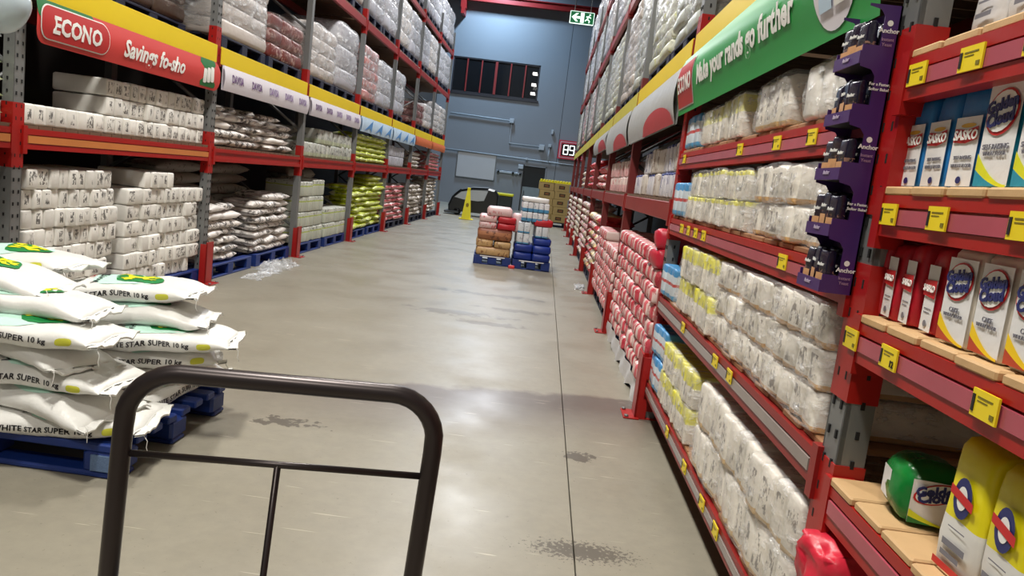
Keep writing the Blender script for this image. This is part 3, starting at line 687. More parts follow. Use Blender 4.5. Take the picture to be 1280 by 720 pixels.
for b in (5, 6, 7):
    for k in range(2): q += 1; load('L', bc(LP, b, k), 5.0, 1.15, .95, lg, 'pale film-wrapped load, %s along the top level of the left rack' % ORD[q], nc=2, nl=3)
q = 0
for b in range(2, 9):
    for k in range(2):
        q += 1; load('R', bc(RP, b, k), 2.37, 1.22, 1.08, (ly, lv, ly, lv, lw)[q % 5] if q < 9 else (lp, lw, ly)[q % 3], 'pale crinkled film-wrapped load, %s along the second level of the right rack' % ORD[q], nc=2, nl=9)
q = 0
for b in range(3, 9):
    for k in range(2): q += 1; load('R', bc(RP, b, k), 3.8, 1.22, .88, (lg, lw, lg, lv)[q % 4], 'silvery crinkled load, %s along the third level of the right rack' % ORD[q], nc=2)
q = 0
for b in range(5, 9):
    for k in range(2): q += 1; load('R', bc(RP, b, k), 5.0, 1.22, .95, (lg, lw)[q % 2], 'silvery crinkled load, %s along the top level of the right rack' % ORD[q], nc=2)

# ------------------------------------------------------------------ banners
def banners():
    br = M('banner_red', lin(206, 62, 58), .45, 0, .06, 3); bg = M('banner_green', lin(24, 150, 62), .4, 0, .08, 2); dg = M('banner_dark_green', lin(24, 112, 52), .45)
    wt = white; pur = M('banner_mauve', lin(150, 130, 172), .5); pw = M('banner_white', lin(226, 222, 230), .5, 0, .04); bl = M('banner_blue', lin(80, 140, 200), .5); sk = M('banner_sky', lin(196, 220, 240), .5)
    def curved(w_, z0, z1, mat, bulge=.03, n=10, mats=None, nx=24):
        mb = MB(); V = []; F = []
        for i in range(nx+1):
            for j in range(n+1):
                t = j/n; V.append((-w_/2+w_*i/nx, -bulge*math.sin(math.pi*t)-.002, z0+(z1-z0)*t))
        for i in range(nx):
            for j in range(n): a = i*(n+1)+j; F.append((a, a+n+1, a+n+2, a+1))
        # back skin
        o = len(V); V2 = [(x, .012, z) for x in (-w_/2, w_/2) for z in (z0, z1)]
        mb.add(V, F, mat, True); mb.add(V2, [(0, 1, 3, 2)], mat); return mb
    def rr(mb, x0, x1, z0, z1, y, r, mat, fn):
        pts = []
        for cx, cz, a0 in ((x1-r, z0+r, -90), (x1-r, z1-r, 0), (x0+r, z1-r, 90), (x0+r, z0+r, 180)):
            for k in range(7): a = R(a0+k*15); pts.append((cx+r*math.cos(a), cz+r*math.sin(a)))
        n = len(pts); c = ((x0+x1)/2, (z0+z1)/2); V = [fn(c[0], c[1], y)]; F = []
        for t in (.5, 1.):
            for p in pts: V.append(fn(c[0]+(p[0]-c[0])*t, c[1]+(p[1]-c[1])*t, y))
        for i in range(n): j = (i+1) % n; F += [(0, 1+i, 1+j), (1+i, 1+n+i, 1+n+j, 1+j)]
        mb.add(V, F, mat, True)
    def txt(mb, s_, size, mat, cx, cz, fn, y, **k):
        v, f = text_geo(s_, size, **k); mb.add([fn(cx+p.x, cz+p.y, y+p.z*.5) for p in v], f, mat)
    # yellow fascia strips
    def fascia(s, i, z0, z1, mat=yellow, lbl='', xo=.02):
        rz, x = side(s); P_ = LP if s == 'L' else RP; Ln = P_[i+1]-P_[i]-.1
        mb = MB(); mb.bbox(-Ln/2, Ln/2, 0, .012, z0, z1, mat, .002)
        xx = x+xo if s == 'L' else x-xo
        tag(link('fascia_board', mb.mesh(), None, (xx, (P_[i]+P_[i+1])/2, 0), rz), lbl, 'fascia board', 'yellow fascia boards')
    for i in range(8): fascia('L', i, 2.16, 2.325, yellow, 'yellow fascia board on second level, %s of the left rack' % BAYW['L'][i])
    for i in range(1, 9): fascia('R', i, 2.21, 2.375, yellow if i < 3 else M('fascia_lime', lin(206, 196, 70), .45), 'yellow fascia board on second level, %s of the right rack' % BAYW['R'][i])
    # left first bay: red banner
    W_ = 2.72; H0, H1 = 1.885, 2.155; bul = .02
    def fl(x, z, y): t = (z-H0)/(H1-H0); return (x, -bul*math.sin(math.pi*max(0, min(1, t)))-.003-y, z)
    r = thing('banner', 'red banner with ECONO and Savings fo-sho lettering hung on the first left bay', 'banner', (LX+.045, (LP[1]+LP[2])/2, 0), R(90))
    mb = MB(); rr(mb, -W_/2, W_/2, H0, H1, .0, .1, br, fl)
    cl = mb.mesh(); link('cloth', cl, r)
    mb = MB(); rr(mb, -W_/2+.005, -W_/2+.62, H0+.16, H1, .002, .03, dg, fl); link('green_corner', mb.mesh(), r); mb = MB(); rr(mb, W_/2-.42, W_/2-.1, H0+.02, H1, .002, .03, dg, fl); link('green_corner', mb.mesh(), r)
    mb = MB(); rr(mb, -W_/2+.03, -W_/2+.80, H0+.03, H1-.02, .004, .09, wt, fl); rr(mb, -W_/2+.038, -W_/2+.792, H0+.038, H1-.028, .006, .085, M('banner_logo_red', lin(184, 40, 40), .45), fl); link('logo_plate', mb.mesh(), r)
    mb = MB(); txt(mb, 'ECONO', .15, wt, -W_/2+.42, H0+.128, fl, .008, bold=.035, sx=1.0, shear=.1); link('lettering', mb.mesh(), r); mb = MB(); txt(mb, 'Savings fo-sho', .175, wt, .12, H0+.125, fl, .005, bold=.03, shear=.25, sx=.98)
    link('lettering', mb.mesh(), r)
    for k in range(3): mb = MB(); rr(mb, W_/2-.37+k*.075, W_/2-.30+k*.075, H0+.05+.01*k, H1-.09+.015*k, .004+.001*k, .02, wt, fl); link('pack_picture', mb.mesh(), r)
    # white banners, second and third left bays
    for i, lb_ in ((2, 'second'), (3, 'third')):
        Ln = LP[i+1]-LP[i]-.12; r = thing('banner', 'white banner with mauve DAVISA lettering on the %s left bay' % lb_, 'banner', (LX+.045, (LP[i]+LP[i+1])/2, 0), R(90))
        H0, H1 = 1.92, 2.155
        link('cloth', curved(Ln, H0, H1, pw, .02).mesh(), r)
        def fl2(x, z, y, H0=H0, H1=H1): t = (z-H0)/(H1-H0); return (x, -.02*math.sin(math.pi*max(0, min(1, t)))-.003-y, z)
        for k in range(5): mb = MB(); txt(mb, 'DAVISA', .11, M('banner_text', lin(112, 84, 130), .5) if k < 2 else pur, -Ln/2+.32+k*(Ln-.6)/4, H0+.125, fl2, .004, bold=.02, sx=.8); link('lettering', mb.mesh(), r)
    for i, lb_ in ((4, 'fourth'), (5, 'fifth')):
        Ln = LP[i+1]-LP[i]-.12; r = thing('banner', 'pale blue banner with blue pointed shapes on the %s left bay' % lb_, 'banner', (LX+.045, (LP[i]+LP[i+1])/2, 0), R(90))
        link('cloth', curved(Ln, 1.9, 2.155, sk, .015).mesh(), r)
        for k in range(3): mb = MB(); x0 = -Ln/2+.2+k*.85; mb.poly([(x0, -.02, 1.92), (x0+.62, -.02, 2.13), (x0+.55, -.02, 1.92), (x0+.4, -.02, 1.99)], bl); link('blue_shape', mb.mesh(), r)
    for i, lb_ in ((6, 'sixth'), (7, 'last')):
        Ln = LP[i+1]-LP[i]-.12; r = thing('banner', 'orange banner under the yellow fascia, %s left bay' % lb_, 'banner', (LX+.045, (LP[i]+LP[i+1])/2, 0), R(90))
        link('cloth', curved(Ln, 1.95, 2.155, M('banner_orange', lin(214, 110, 60), .5), .015).mesh(), r)
    # green banner, right second bay
    y0, y1 = 2.0, 4.9; W_ = y1-y0; H0, H1 = 1.90, 2.235
    def fr(x, z, y): t = (z-H0)/(H1-H0); return (x, -.035*math.sin(math.pi*max(0, min(1, t))**1.4)-.003-y, z)
    r = thing('banner', 'green bulging banner reading Make your rands go further, second right bay', 'banner', (RX-.04, (y0+y1)/2, 0), R(-90))
    mb = MB(); rr(mb, -W_/2, W_/2, H0, H1, 0, .02, bg, fr)
    me = MB(); V = []; F = []; n = 10; nx = 24
    for i in range(nx+1):
        for j in range(n+1): V.append(fr(-W_/2+W_*i/nx, H0+(H1-H0)*j/n, 0))
    for i in range(nx):
        for j in range(n): a = i*(n+1)+j; F.append((a, a+n+1, a+n+2, a+1))
    me.add(V, F, bg, True); link('cloth', me.mesh(), r)
    def plate(mb, x0, x1, z0, z1, e, mat, circ=False):
        V = []; F = []; n = 8; o = 0
        for i in range(n+1):
            for j in range(n+1):
                u, v = -1+2*i/n, -1+2*j/n
                if circ: u, v = u*math.sqrt(1-v*v/2), v*math.sqrt(1-u*u/2)
                V.append(fr((x0+x1)/2+u*(x1-x0)/2, (z0+z1)/2+v*(z1-z0)/2, e))
        for i in range(n):
            for j in range(n): a = i*(n+1)+j; F.append((a, a+n+1, a+n+2, a+1))
        mb.add(V, F, mat, True)
    mb = MB(); plate(mb, -W_/2+.03, -W_/2+.50, H0+.03, H0+.29, .002, wt); plate(mb, -W_/2+.04, -W_/2+.49, H0+.037, H0+.283, .005, M('banner_logo_red'))
    link('logo_plate', mb.mesh(), r)
    mb = MB(); txt(mb, 'ECONO', .125, wt, -W_/2+.265, H0+.16, fr, .008, bold=.03, sx=.92); link('lettering', mb.mesh(), r); mb = MB()
    txt(mb, 'Make your rands go further', .135, wt, -.02, H0+.16, fr, .004, bold=.035, sx=1.08); link('lettering', mb.mesh(), r)
    mb = MB(); plate(mb, W_/2-.46, W_/2-.12, H0+.02, H1-.01, .003, pw, True); link('picture_disc', mb.mesh(), r)
    mb = MB(); plate(mb, W_/2-.40, W_/2-.30, H0+.08, H1-.03, .008, sk); link('pack_picture', mb.mesh(), r); mb = MB(); plate(mb, W_/2-.28, W_/2-.18, H0+.08, H1-.03, .008, wt); link('pack_picture', mb.mesh(), r)
    # draped grey and red banners, third and fourth right bays
    for i, lb_ in ((2, 'third'), (3, 'fourth'), (4, 'fifth')):
        Ln = RP[i+1]-RP[i]-.16; H0, H1 = (1.86, 2.205) if i < 4 else (1.95, 2.2)
        r = thing('banner', 'crinkled grey plastic banner with red curved foot, %s right bay' % lb_, 'banner', (RX-.05, (RP[i]+RP[i+1])/2, 0), R(-90))
        link('cloth', curved(Ln, H0, H1, M('banner_grey', lin(196, 198, 196), .3, 0, .1, 4, .5, 12), .03).mesh(), r)
        mb = MB(); pts = []
        def f3(x, z, y, H0=H0, H1=H1): t = (z-H0)/(H1-H0); return (x, -.03*math.sin(math.pi*max(0, min(1, t)))-.006-y, z)
        V = []; F = []; n = 16
        for k in range(n+1):
            x = .0+k/n*(Ln/2-.05)*1.2-Ln*.08; top = H0+.15*math.sqrt(max(0, 1-((k/n-.5)*2)**2))
            for j in range(5): V.append(f3(x, H0+(top-H0)*j/4, .003))
        for k in range(n):
            for j in range(4): a = k*5+j; F.append((a, a+5, a+6, a+1))
        mb.add(V, F, M('banner_rose', lin(200, 58, 66), .4), True); link('red_foot', mb.mesh(), r)
        mb = MB(); txt(mb, 'GO', .1, M('banner_ink', lin(110, 112, 116), .5), -.1, H0+.24, f3, .006, sx=1.2); 
banners()

# ------------------------------------------------------------------ RIGHT RACK, second bay: film-wrapped bales
W2 = lin(236, 230, 218)
def rp(nm, bands, h, ink=lin(84, 74, 70), thr=.55, ink2=None, sc_=17): return printed(nm, bands, h, ink, sc_, thr, (.2, .78), .32, .35, 16, ink2, inkx=.034)
CF = film('bale_film', (.95, .95, .96), .2, .08, 12)
mw = rp('cream_packet', [(0, lin(214, 190, 140)), (.12, W2), (.9, lin(228, 220, 190))], .13)
my = rp('yellow_packet', [(0, W2), (.58, lin(228, 222, 60)), (.95, lin(236, 232, 110))], .17, lin(120, 120, 110))
mbl = rp('blue_packet', [(0, lin(90, 160, 205)), (.15, lin(214, 226, 236)), (.45, lin(196, 84, 84)), (.55, lin(214, 226, 236)), (.78, lin(80, 150, 205))], .18, None)
mt = rp('tan_packet', [(0, lin(206, 160, 96)), (.14, W2), (1, W2)], .12, lin(80, 66, 60), .55, None, 17)
GB = 'film-wrapped flour bales in the second right bay'
def wst(y0, y1, z0, nl, pr, base, where, **k): stack('R', y0, y1, z0, nl, [pr], base, 'bale', GB, where=where, xo=k.pop('xo', -.012), **k)
a_bl = bale('blue_flour_bale', 3, .13, .5, .19, mbl, 3, None)
a_y = bale('flour_bale', 4, .105, .5, .19, rp('yellow_packet_tall', [(0, W2), (.55, lin(226, 222, 130)), (.9, W2)], .19, lin(120, 118, 104)), 3, CF, amp=.008)
a_w = bale('flour_bale', 4, .105, .5, .19, rp('cream_packet_tall', [(0, lin(214, 180, 120)), (.1, W2), (.95, W2)], .19), 3, CF, amp=.008)
a_w2 = bale('flour_bale', 2, .12, .5, .18, M('white_pack', lin(226, 222, 214), .35, 0, .08, 9, .3, 20), 3, CF, amp=.01, puff=.02)
sA, sB, sC, sD = 'top shelf, second right bay', 'third shelf, second right bay', 'middle shelf, second right bay', 'lowest shelf, second right bay'
wst(4.38, 4.8, 1.695, 1, a_bl, 'blue and white flour bale', sA)
wst(3.4, 4.34, 1.695, 1, a_y, 'yellowish wrapped flour bale', sA)
wst(2.75, 3.36, 1.695, 1, a_w, 'cream wrapped flour bale', sA, jrz=.02)
wst(2.10, 2.66, 1.695, 1, a_w2, 'plain white wrapped bale', sA)
b_y = bale('flour_bale', 5, .085, .5, .122, my, 3, CF, amp=.008); b_w = bale('flour_bale', 4, .105, .5, .122, mt, 3, CF, amp=.009, puff=.014)
b_bl = bale('blue_flour_bale', 3, .12, .5, .19, mbl, 3)
wst(4.42, 4.8, 1.305, 1, b_bl, 'blue and white flour bale', sB)
wst(3.1, 4.38, 1.305, 2, b_y, 'yellow topped wrapped bale', sB)
wst(2.2, 3.08, 1.305, 2, b_w, 'cream wrapped flour bale', sB)
c_y = bale('flour_bale', 5, .085, .5, .17, my, 3, CF, amp=.009); c_w = bale('flour_bale', 4, .108, .5, .115, mt, 3, CF, amp=.009, puff=.012)
wst(4.42, 4.8, .82, 1, b_bl, 'blue and white flour bale', sC)
wst(3.42, 4.4, .82, 2, c_y, 'yellow topped wrapped bale', sC)
wst(2.06, 3.42, .82, 3, c_w, 'cream film-wrapped bale', sC)
d_w = bale('flour_bale', 4, .108, .5, .18, rp('tan_packet_tall', [(0, lin(210, 176, 120)), (.12, W2), (.9, W2)], .18, lin(84, 74, 70), .56), 3, CF, amp=.01, puff=.014)
wst(4.42, 4.82, .265, 2, b_bl, 'blue and white flour bale', sD)
wst(3.55, 4.4, .265, 2, c_y, 'yellow topped wrapped bale', sD)
wst(2.04, 3.55, .265, 2, d_w, 'cream film-wrapped bale', sD)
# deeper row behind on the lowest shelf (its tops show)
# ------------------------------------------------------------------ RIGHT RACK, farther bays
pkm = printed('pink_bale_print', [(0, lin(206, 78, 92)), (.5, lin(232, 200, 196)), (.86, lin(206, 78, 92))], .11, lin(176, 40, 56), 12, .56, (.0, .9), .4, xb=.19)
pk_w = printed('pink_white_bale_print', [(0, lin(232, 206, 200)), (.6, lin(214, 104, 112)), (.9, lin(232, 206, 200))], .11, lin(196, 60, 74), 14, .58, (.0, .9), .4, xb=.19)
def blocks(name, w_, d, h, mat, seeds=4): return [(name, pack_mesh(w_*.97, d, h*.97, mat, .014, 2, 30+k, .007, .6)) for k in range(seeds)], w_, h
rdm = printed('red_bale_print', [(0, lin(206, 34, 44)), (.9, lin(216, 60, 60))], .11, None)
p1, p2, p3 = blocks('pink_flour_sack', .19, .5, .113, pkm, 4), blocks('pink_flour_sack', .19, .5, .113, pk_w, 4), sacks('red_flour_sack', .25, .5, .113, rdm, 3)
p4 = sacks('pink_flour_sack', .3, .5, .125, pk_w, 4)
pallet('R', 5.6); pallet('R', 6.95)
stack('R', 4.98, 6.3, .15, 8, [p1, p2], 'pink and white flour sack', 'sack', 'pink flour sacks in the third right bay', xo=-.03, jit=.03, where='near pallet, third right bay', start_skip=lambda l, y: l == 7 and y < 5.2)
stack('R', 6.34, 7.55, .15, 8, [p1, p2], 'pink and white flour sack', 'sack', 'pink flour sacks in the third right bay', xo=-.03, jit=.03, where='far pallet, third right bay')
redroll = pack_mesh(.24, .5, .125, M('pack_deep_pink', lin(196, 36, 60), .35, 0, .15, 9, .4, 14), .012, 3, 44, .01, .6)
for i, (y, z) in enumerate(((5.09, .945), (5.11, 1.075))):
    put(('red_flour_pack', redroll), 'deep pink pack at the near end of the pink stack, %s of two' % ('lower', 'upper')[i], 'pack', (RX-.04, y, z), R(-90)+.08*(-1)**i, 'deep pink packs on the pink stack')
mb = MB(); V = []; F = []
for i in range(31):
    for j in range(5):
        y = -1.25+2.5*i/30; V.append((y, -.012-.012*math.sin(i*1.3+j), -.16*j/4*(1+.25*math.sin(i*.7))))
for i in range(30):
    for j in range(4): a = i*5+j; F.append((a, a+5, a+6, a+1))
mb.add(V, F, M('hanging_film_white', lin(214, 214, 218), .3, 0, .05), True)
tag(link('slip_sheet', mb.mesh(), None, (RX-.01, 6.3, .16), R(-90)), 'white plastic sheet hanging over the pallet under pink sacks', 'plastic sheet')
bwm = printed('navy_white_pack', [(0, lin(216, 214, 220)), (.7, lin(216, 214, 222)), (.9, lin(60, 70, 130))], .17, lin(60, 70, 130), 8, .58, (.1, .95), .4)
nv = bale('navy_white_bale', 5, .085, .5, .18, bwm, 3); brn = bale('brown_white_bale', 4, .09, .5, .18, printed('brown_white_pack', [(0, lin(216, 208, 200)), (1, lin(220, 210, 204))], .17, lin(120, 92, 80), 10, .58, (.1, .9), .4), 3)
stack('R', 4.98, 7.6, 1.40, 2, [nv, brn], 'white bale with navy bands', 'bale', 'navy and white bales in the third right bay', where='shelf, third right bay', start_skip=lambda l, y: l == 1 and y > 7.1)
pks = bale('pink_white_bale', 4, .1, .5, .17, printed('pink_pack', [(0, lin(226, 180, 180)), (.5, lin(228, 206, 200))], .17, lin(196, 90, 100), 10, .6, (.1, .9), .4), 3)
stack('R', 7.8, 10.3, 1.40, 2, [pks], 'pink and white bale', 'bale', 'pink bales on the fourth right shelf', where='shelf, fourth right bay')
stack('R', 7.8, 9.0, .15, 6, [p2], 'pale pink flour sack', 'sack', 'pale pink sacks in the fourth right bay', xo=-.03, where='near pallet, fourth right bay')
stack('R', 9.1, 10.3, .15, 7, [p2], 'pale pink flour sack', 'sack', 'pale pink sacks in the fourth right bay', xo=-.03, where='far pallet, fourth right bay')
yr = sacks('yellow_flour_sack', .3, .5, .125, printed('yellow_red_sack', [(0, lin(226, 186, 40)), (.5, lin(232, 210, 150))], .12, lin(200, 40, 40), 9, .56, (0, 1), .4), 3)
rs = sacks('red_flour_sack', .3, .5, .125, rdm, 3); cs = sacks('cream_flour_sack', .3, .5, .125, printed('cream_sack_far', [(0, lin(222, 204, 180)), (1, lin(222, 204, 180))], .12, lin(150, 110, 86), 10, .57, (0, 1), .4), 3)
stack('R', 10.6, 13.1, .15, 7, [rs, p4, yr, cs], 'mixed red, white or yellow sack', 'sack', 'mixed sacks in the fifth right bay', xo=-.03, where='floor, fifth right bay')
stack('R', 10.6, 13.1, 1.40, 3, [rs, cs, p4], 'red or white sack', 'sack', 'mixed sacks on the fifth right shelf', where='shelf, fifth right bay')
stack('R', 13.4, 15.9, .15, 8, [cs, p4], 'cream or pink sack', 'sack', 'cream sacks in the far right bays', xo=-.03, where='floor, sixth right bay')
stack('R', 13.4, 15.9, 1.40, 4, [rs], 'red sack', 'sack', 'red sacks on the sixth right shelf', where='shelf, sixth right bay')
stack('R', 16.2, 18.7, .15, 8, [cs], 'cream sack', 'sack', 'cream sacks in the far right bays', xo=-.03, where='floor, seventh right bay')
stack('R', 16.2, 18.7, 1.40, 3, [cs], 'cream sack', 'sack', 'cream sacks in the far right bays', where='shelf, seventh right bay')
stack('R', 19, 21.5, .15, 8, [cs, p4], 'cream or pink sack', 'sack', 'cream sacks in the far right bays', xo=-.03, where='floor, eighth right bay')
stack('R', 21.8, 24.3, .15, 8, [cs], 'cream sack', 'sack', 'cream sacks in the far right bays', xo=-.03, where='floor, last right bay')
for y in (8.4, 9.7, 11.2, 12.5, 14, 15.3, 16.8, 18.1, 19.6, 20.9, 22.4, 23.7): pallet('R', y, 0, PN)
backstock('R', 5.0, 7.6, .15, 1.2, dsm, 'pile of dim sacks behind the pink sacks, third right bay', n=7)

# ------------------------------------------------------------------ RIGHT RACK, nearest bay: single bags
def bag(w_, d, h, mat, seed=0, top=.12, lean=.0):
    """upright paper bag, front at y=0, folded top"""
    r = random.Random(seed); V = []; F = []
    prof = [(0, .96, .94), (.03, 1, 1), (.25, 1.02, 1.04), (.55, 1.01, 1.03), (.8, 1, 1), (.92, .99, .93), (.98, .985, .7), (1.0, .98, .35)]
    m_ = 20
    for (t, a, b_) in prof:
        for k in range(m_):
            th = 2*math.pi*k/m_; c, s_ = math.cos(th), math.sin(th); n = 8
            x = a*w_/2*math.copysign(abs(c)**(2/n), c); y = b_*d/2*math.copysign(abs(s_)**(2/n), s_)
            p = Vector((x, y+d/2+(t**2)*lean, t*h)); nn = noise.noise_vector(Vector((p.x*14+seed*5, p.y*14, p.z*9)))*.006
            V.append(p+nn)
    for i in range(len(prof)-1):
        for k in range(m_): F.append((i*m_+k, i*m_+(k+1) % m_, (i+1)*m_+(k+1) % m_, (i+1)*m_+k))
    F.append(tuple(range(m_-1, -1, -1))); F.append(tuple(range((len(prof)-1)*m_, len(prof)*m_)))
    mb = MB(); mb.add(V, F, mat, True); return mb.mesh()
def quad(mb, x0, x1, z0, z1, y, mat): mb.add([(x0, y, z0), (x1, y, z0), (x1, y, z1), (x0, y, z1)], [(0, 1, 2, 3)], mat)
def disc(mb, cx, cz, rx, rz_, y, mat, n=20, rot=0):
    pts = []
    for k in range(n):
        a = 2*math.pi*k/n; u, v = rx*math.cos(a), rz_*math.sin(a); pts.append((cx+u*math.cos(rot)-v*math.sin(rot), y, cz+u*math.sin(rot)+v*math.cos(rot)))
    mb.add(pts, [tuple(range(n))], mat)
sas_r = M('label_red', lin(200, 36, 40), .45); sas_b = M('bag_blue', lin(40, 120, 186), .42, 0, .15, 9, .3, 20); navyi = M('label_navy', lin(34, 42, 104), .45)
gold = M('label_gold', lin(226, 180, 70), .45); teal = M('bag_teal', lin(40, 150, 180), .42, 0, .15, 9, .3, 20); lime = M('bag_lime', lin(222, 226, 40), .42, 0, .1, 9, .25, 20)
rbag = M('bag_crimson', lin(186, 26, 44), .4, 0, .15, 9, .3, 20); cakec = M('bag_cream', lin(230, 222, 208), .4, 0, .05, 9, .25, 20); pgrey = M('label_grey_text', lin(120, 120, 130), .5); cwh = M('bag_white', lin(232, 232, 232), .4, 0, .04, 9, .25, 20)
def sasko(w_, h, field, y=-.006):
    """front label of a flour bag: white panel, red wavy name plate"""
    mb = MB(); quad(mb, -w_*.46, w_*.40, .004, h*.70, y, cwh)
    pts = [(-w_*.42, .455), (0, .44), (w_*.37, .475), (w_*.36, .60), (0, .57), (-w_*.41, .59)]
    mb.add([(p[0], y-.002, p[1]*h) for p in pts], [tuple(range(6))], sas_r)
    disc(mb, 0, h*.615, w_*.25, h*.022, y-.001, gold)
    add_text(mb, 'SASKO', w_*.26, white, T(-.0, y-.004, h*.515) @ FRONT, bold=.02, shear=.1)
    add_text(mb, 'SELF RAISING', w_*.10, pgrey, T(0, y-.002, h*.30) @ FRONT); add_text(mb, 'WHEAT FLOUR', w_*.10, pgrey, T(0, y-.002, h*.22) @ FRONT)
    disc(mb, 0, h*.08, w_*.09, w_*.07, y-.002, navyi)
    return mb.mesh()
def cloud(w_, h, edge, txt1='', y=-.006, low=None):
    mb = MB(); quad(mb, -w_*.46, w_*.46, .004, h*.9, y+.001, cwh)
    # round emblem
    disc(mb, 0, h*.66, w_*.44, h*.20, y-.001, sas_r, rot=.3); disc(mb, 0, h*.665, w_*.40, h*.175, y-.0025, white, rot=.3)
    add_text(mb, 'Golden', w_*.27, navyi, T(0, y-.004, h*.72, 0, 0, -.15) @ FRONT, bold=.045, shear=.1); add_text(mb, 'Cloud', w_*.29, navyi, T(0, y-.004, h*.60, 0, 0, -.15) @ FRONT, bold=.045, shear=.1)
    if txt1: add_text(mb, txt1, w_*.12, pgrey, T(0, y-.002, h*.36) @ FRONT, bold=.01); add_text(mb, 'WHEAT FLOUR', w_*.09, pgrey, T(0, y-.002, h*.30) @ FRONT)
    # sweep at the foot
    V = []; F = []; n = 10
    for i in range(n+1):
        a = i/n; x = -w_*.46+w_*.92*a; z1 = h*(.28*(1-a)**1.8+.03); z0 = h*(.16*(1-a)**1.8+.005); V += [(x, y-.001, z0), (x, y-.001, z1), (x, y-.0005, .004)]
    for i in range(n): F += [(i*3, i*3+3, i*3+4, i*3+1)]
    mb.add(V, F, low or lime); mb.add(V, [(i*3+2, i*3+5, i*3+3, i*3) for i in range(n)], edge)
    return mb.mesh()
def near_bag(nm, w_, d, h, body, label_mesh, y, z, lbl, grp, xo=.04, rz=0, seed=0, side_mesh=None):
    me = bag(w_, d, h, body, seed)
    parts = [('bag_body', me, (0, 0, 0)), ('front_label', label_mesh, (0, 0, 0))]
    if side_mesh: parts.append(('side_label', side_mesh, (w_/2+.004, d/2, 0), R(90)))
    return put((nm, parts), lbl, 'flour bag', (RX+xo, y, z), R(-90)+rz, grp)
# third shelf: blue bags and teal bags
hS = .205; lS = sasko(.105, hS, None)
for i, (y, a) in enumerate(((1.855, .02), (1.74, -.03), (1.625, .03))):
    near_bag('flour_bag', .108, .075, hS+i*.004, sas_b, lS, y, 1.49, 'blue and white SASKO flour bag, %s from the purple display, third shelf' % ORD[i+1], 'blue flour bags on the third shelf', .035, a, i)
lC = cloud(.115, .215, teal, 'SELF RAISING')
for i, y in enumerate((1.505, 1.385, 1.265, 1.145)):
    near_bag('flour_bag', .118, .075, .215, teal, lC, y, 1.49, 'teal and white Golden Cloud flour bag, %s beside the blue bags' % ORD[i+1], 'teal flour bags on the third shelf', .03, .02*(-1)**i, i+5)
# second shelf: crimson bags and cake flour bags
mbs = MB(); add_text(mbs, 'CAKE', .03, white, T(.0, -.003, .05, 0, 0, -R(90)) @ FRONT, bold=.02); sideC = mbs.mesh()
mbl_ = MB(); quad(mbl_, -.03, .03, .004, .142, -.006, cwh)
mbl_.add([(-.032, -.009, .078), (.032, -.009, .074), (.032, -.009, .112), (-.032, -.009, .110)], [(0, 1, 2, 3)], sas_r); quad(mbl_, -.026, .026, .083, .103, -.0095, sas_r)
add_text(mbl_, 'SASKO', .0195, white, T(0, -.011, .093) @ FRONT, bold=.02); disc(mbl_, 0, .02, .009, .007, -.008, pgrey); quad(mbl_, -.02, .02, .05, .052, -.007, pgrey); quad(mbl_, -.02, .015, .042, .044, -.007, pgrey); lR = mbl_.mesh()
for i, y in enumerate((1.91, 1.825, 1.735, 1.635)):
    near_bag('flour_bag', .07, .115, .185 if i != 1 else .178, rbag, lR, y, 1.187, 'crimson SASKO flour bag with white front, %s from the purple display' % ORD[i+1], 'crimson flour bags on the second shelf', .03, R(-8)+.02*(i % 2), i+10, sideC)
lK = cloud(.105, .185, M('label_rust', lin(190, 70, 40), .45), 'CAKE', low=M('label_yellow', lin(246, 206, 20), .45))
for i, y in enumerate((1.515, 1.40, 1.285, 1.17)):
    near_bag('flour_bag', .108, .08, .19, cakec, lK, y, 1.187, 'cream Golden Cloud cake flour bag with yellow foot, %s beside the crimson bags' % ORD[i+1], 'cream flour bags on the second shelf', .02, .02*(-1)**i, i+15)
# top shelf: big white bags
for i, (y, h) in enumerate(((1.72, .15), (1.58, .2), (1.42, .22), (1.26, .22))):
    me = bag(.13, .12, h+.03, M('bag_plain_white', lin(216, 216, 218), .25, 0, .08, 8, .6, 14), i+20)
    mq = MB(); quad(mq, -.03, .03, .05, .06, -.01, pgrey); quad(mq, -.025, .02, .08, .085, -.01, pgrey)
    put(('flour_bag', [('bag_body', me, (0, 0, 0)), ('print', mq.mesh(), (0, 0, 0))]), 'glossy white plastic bag, %s along the top shelf of the nearest bay' % ORD[i+1], 'flour bag', (RX+.07, y, 1.80), R(-90), 'white bags on the top shelf')
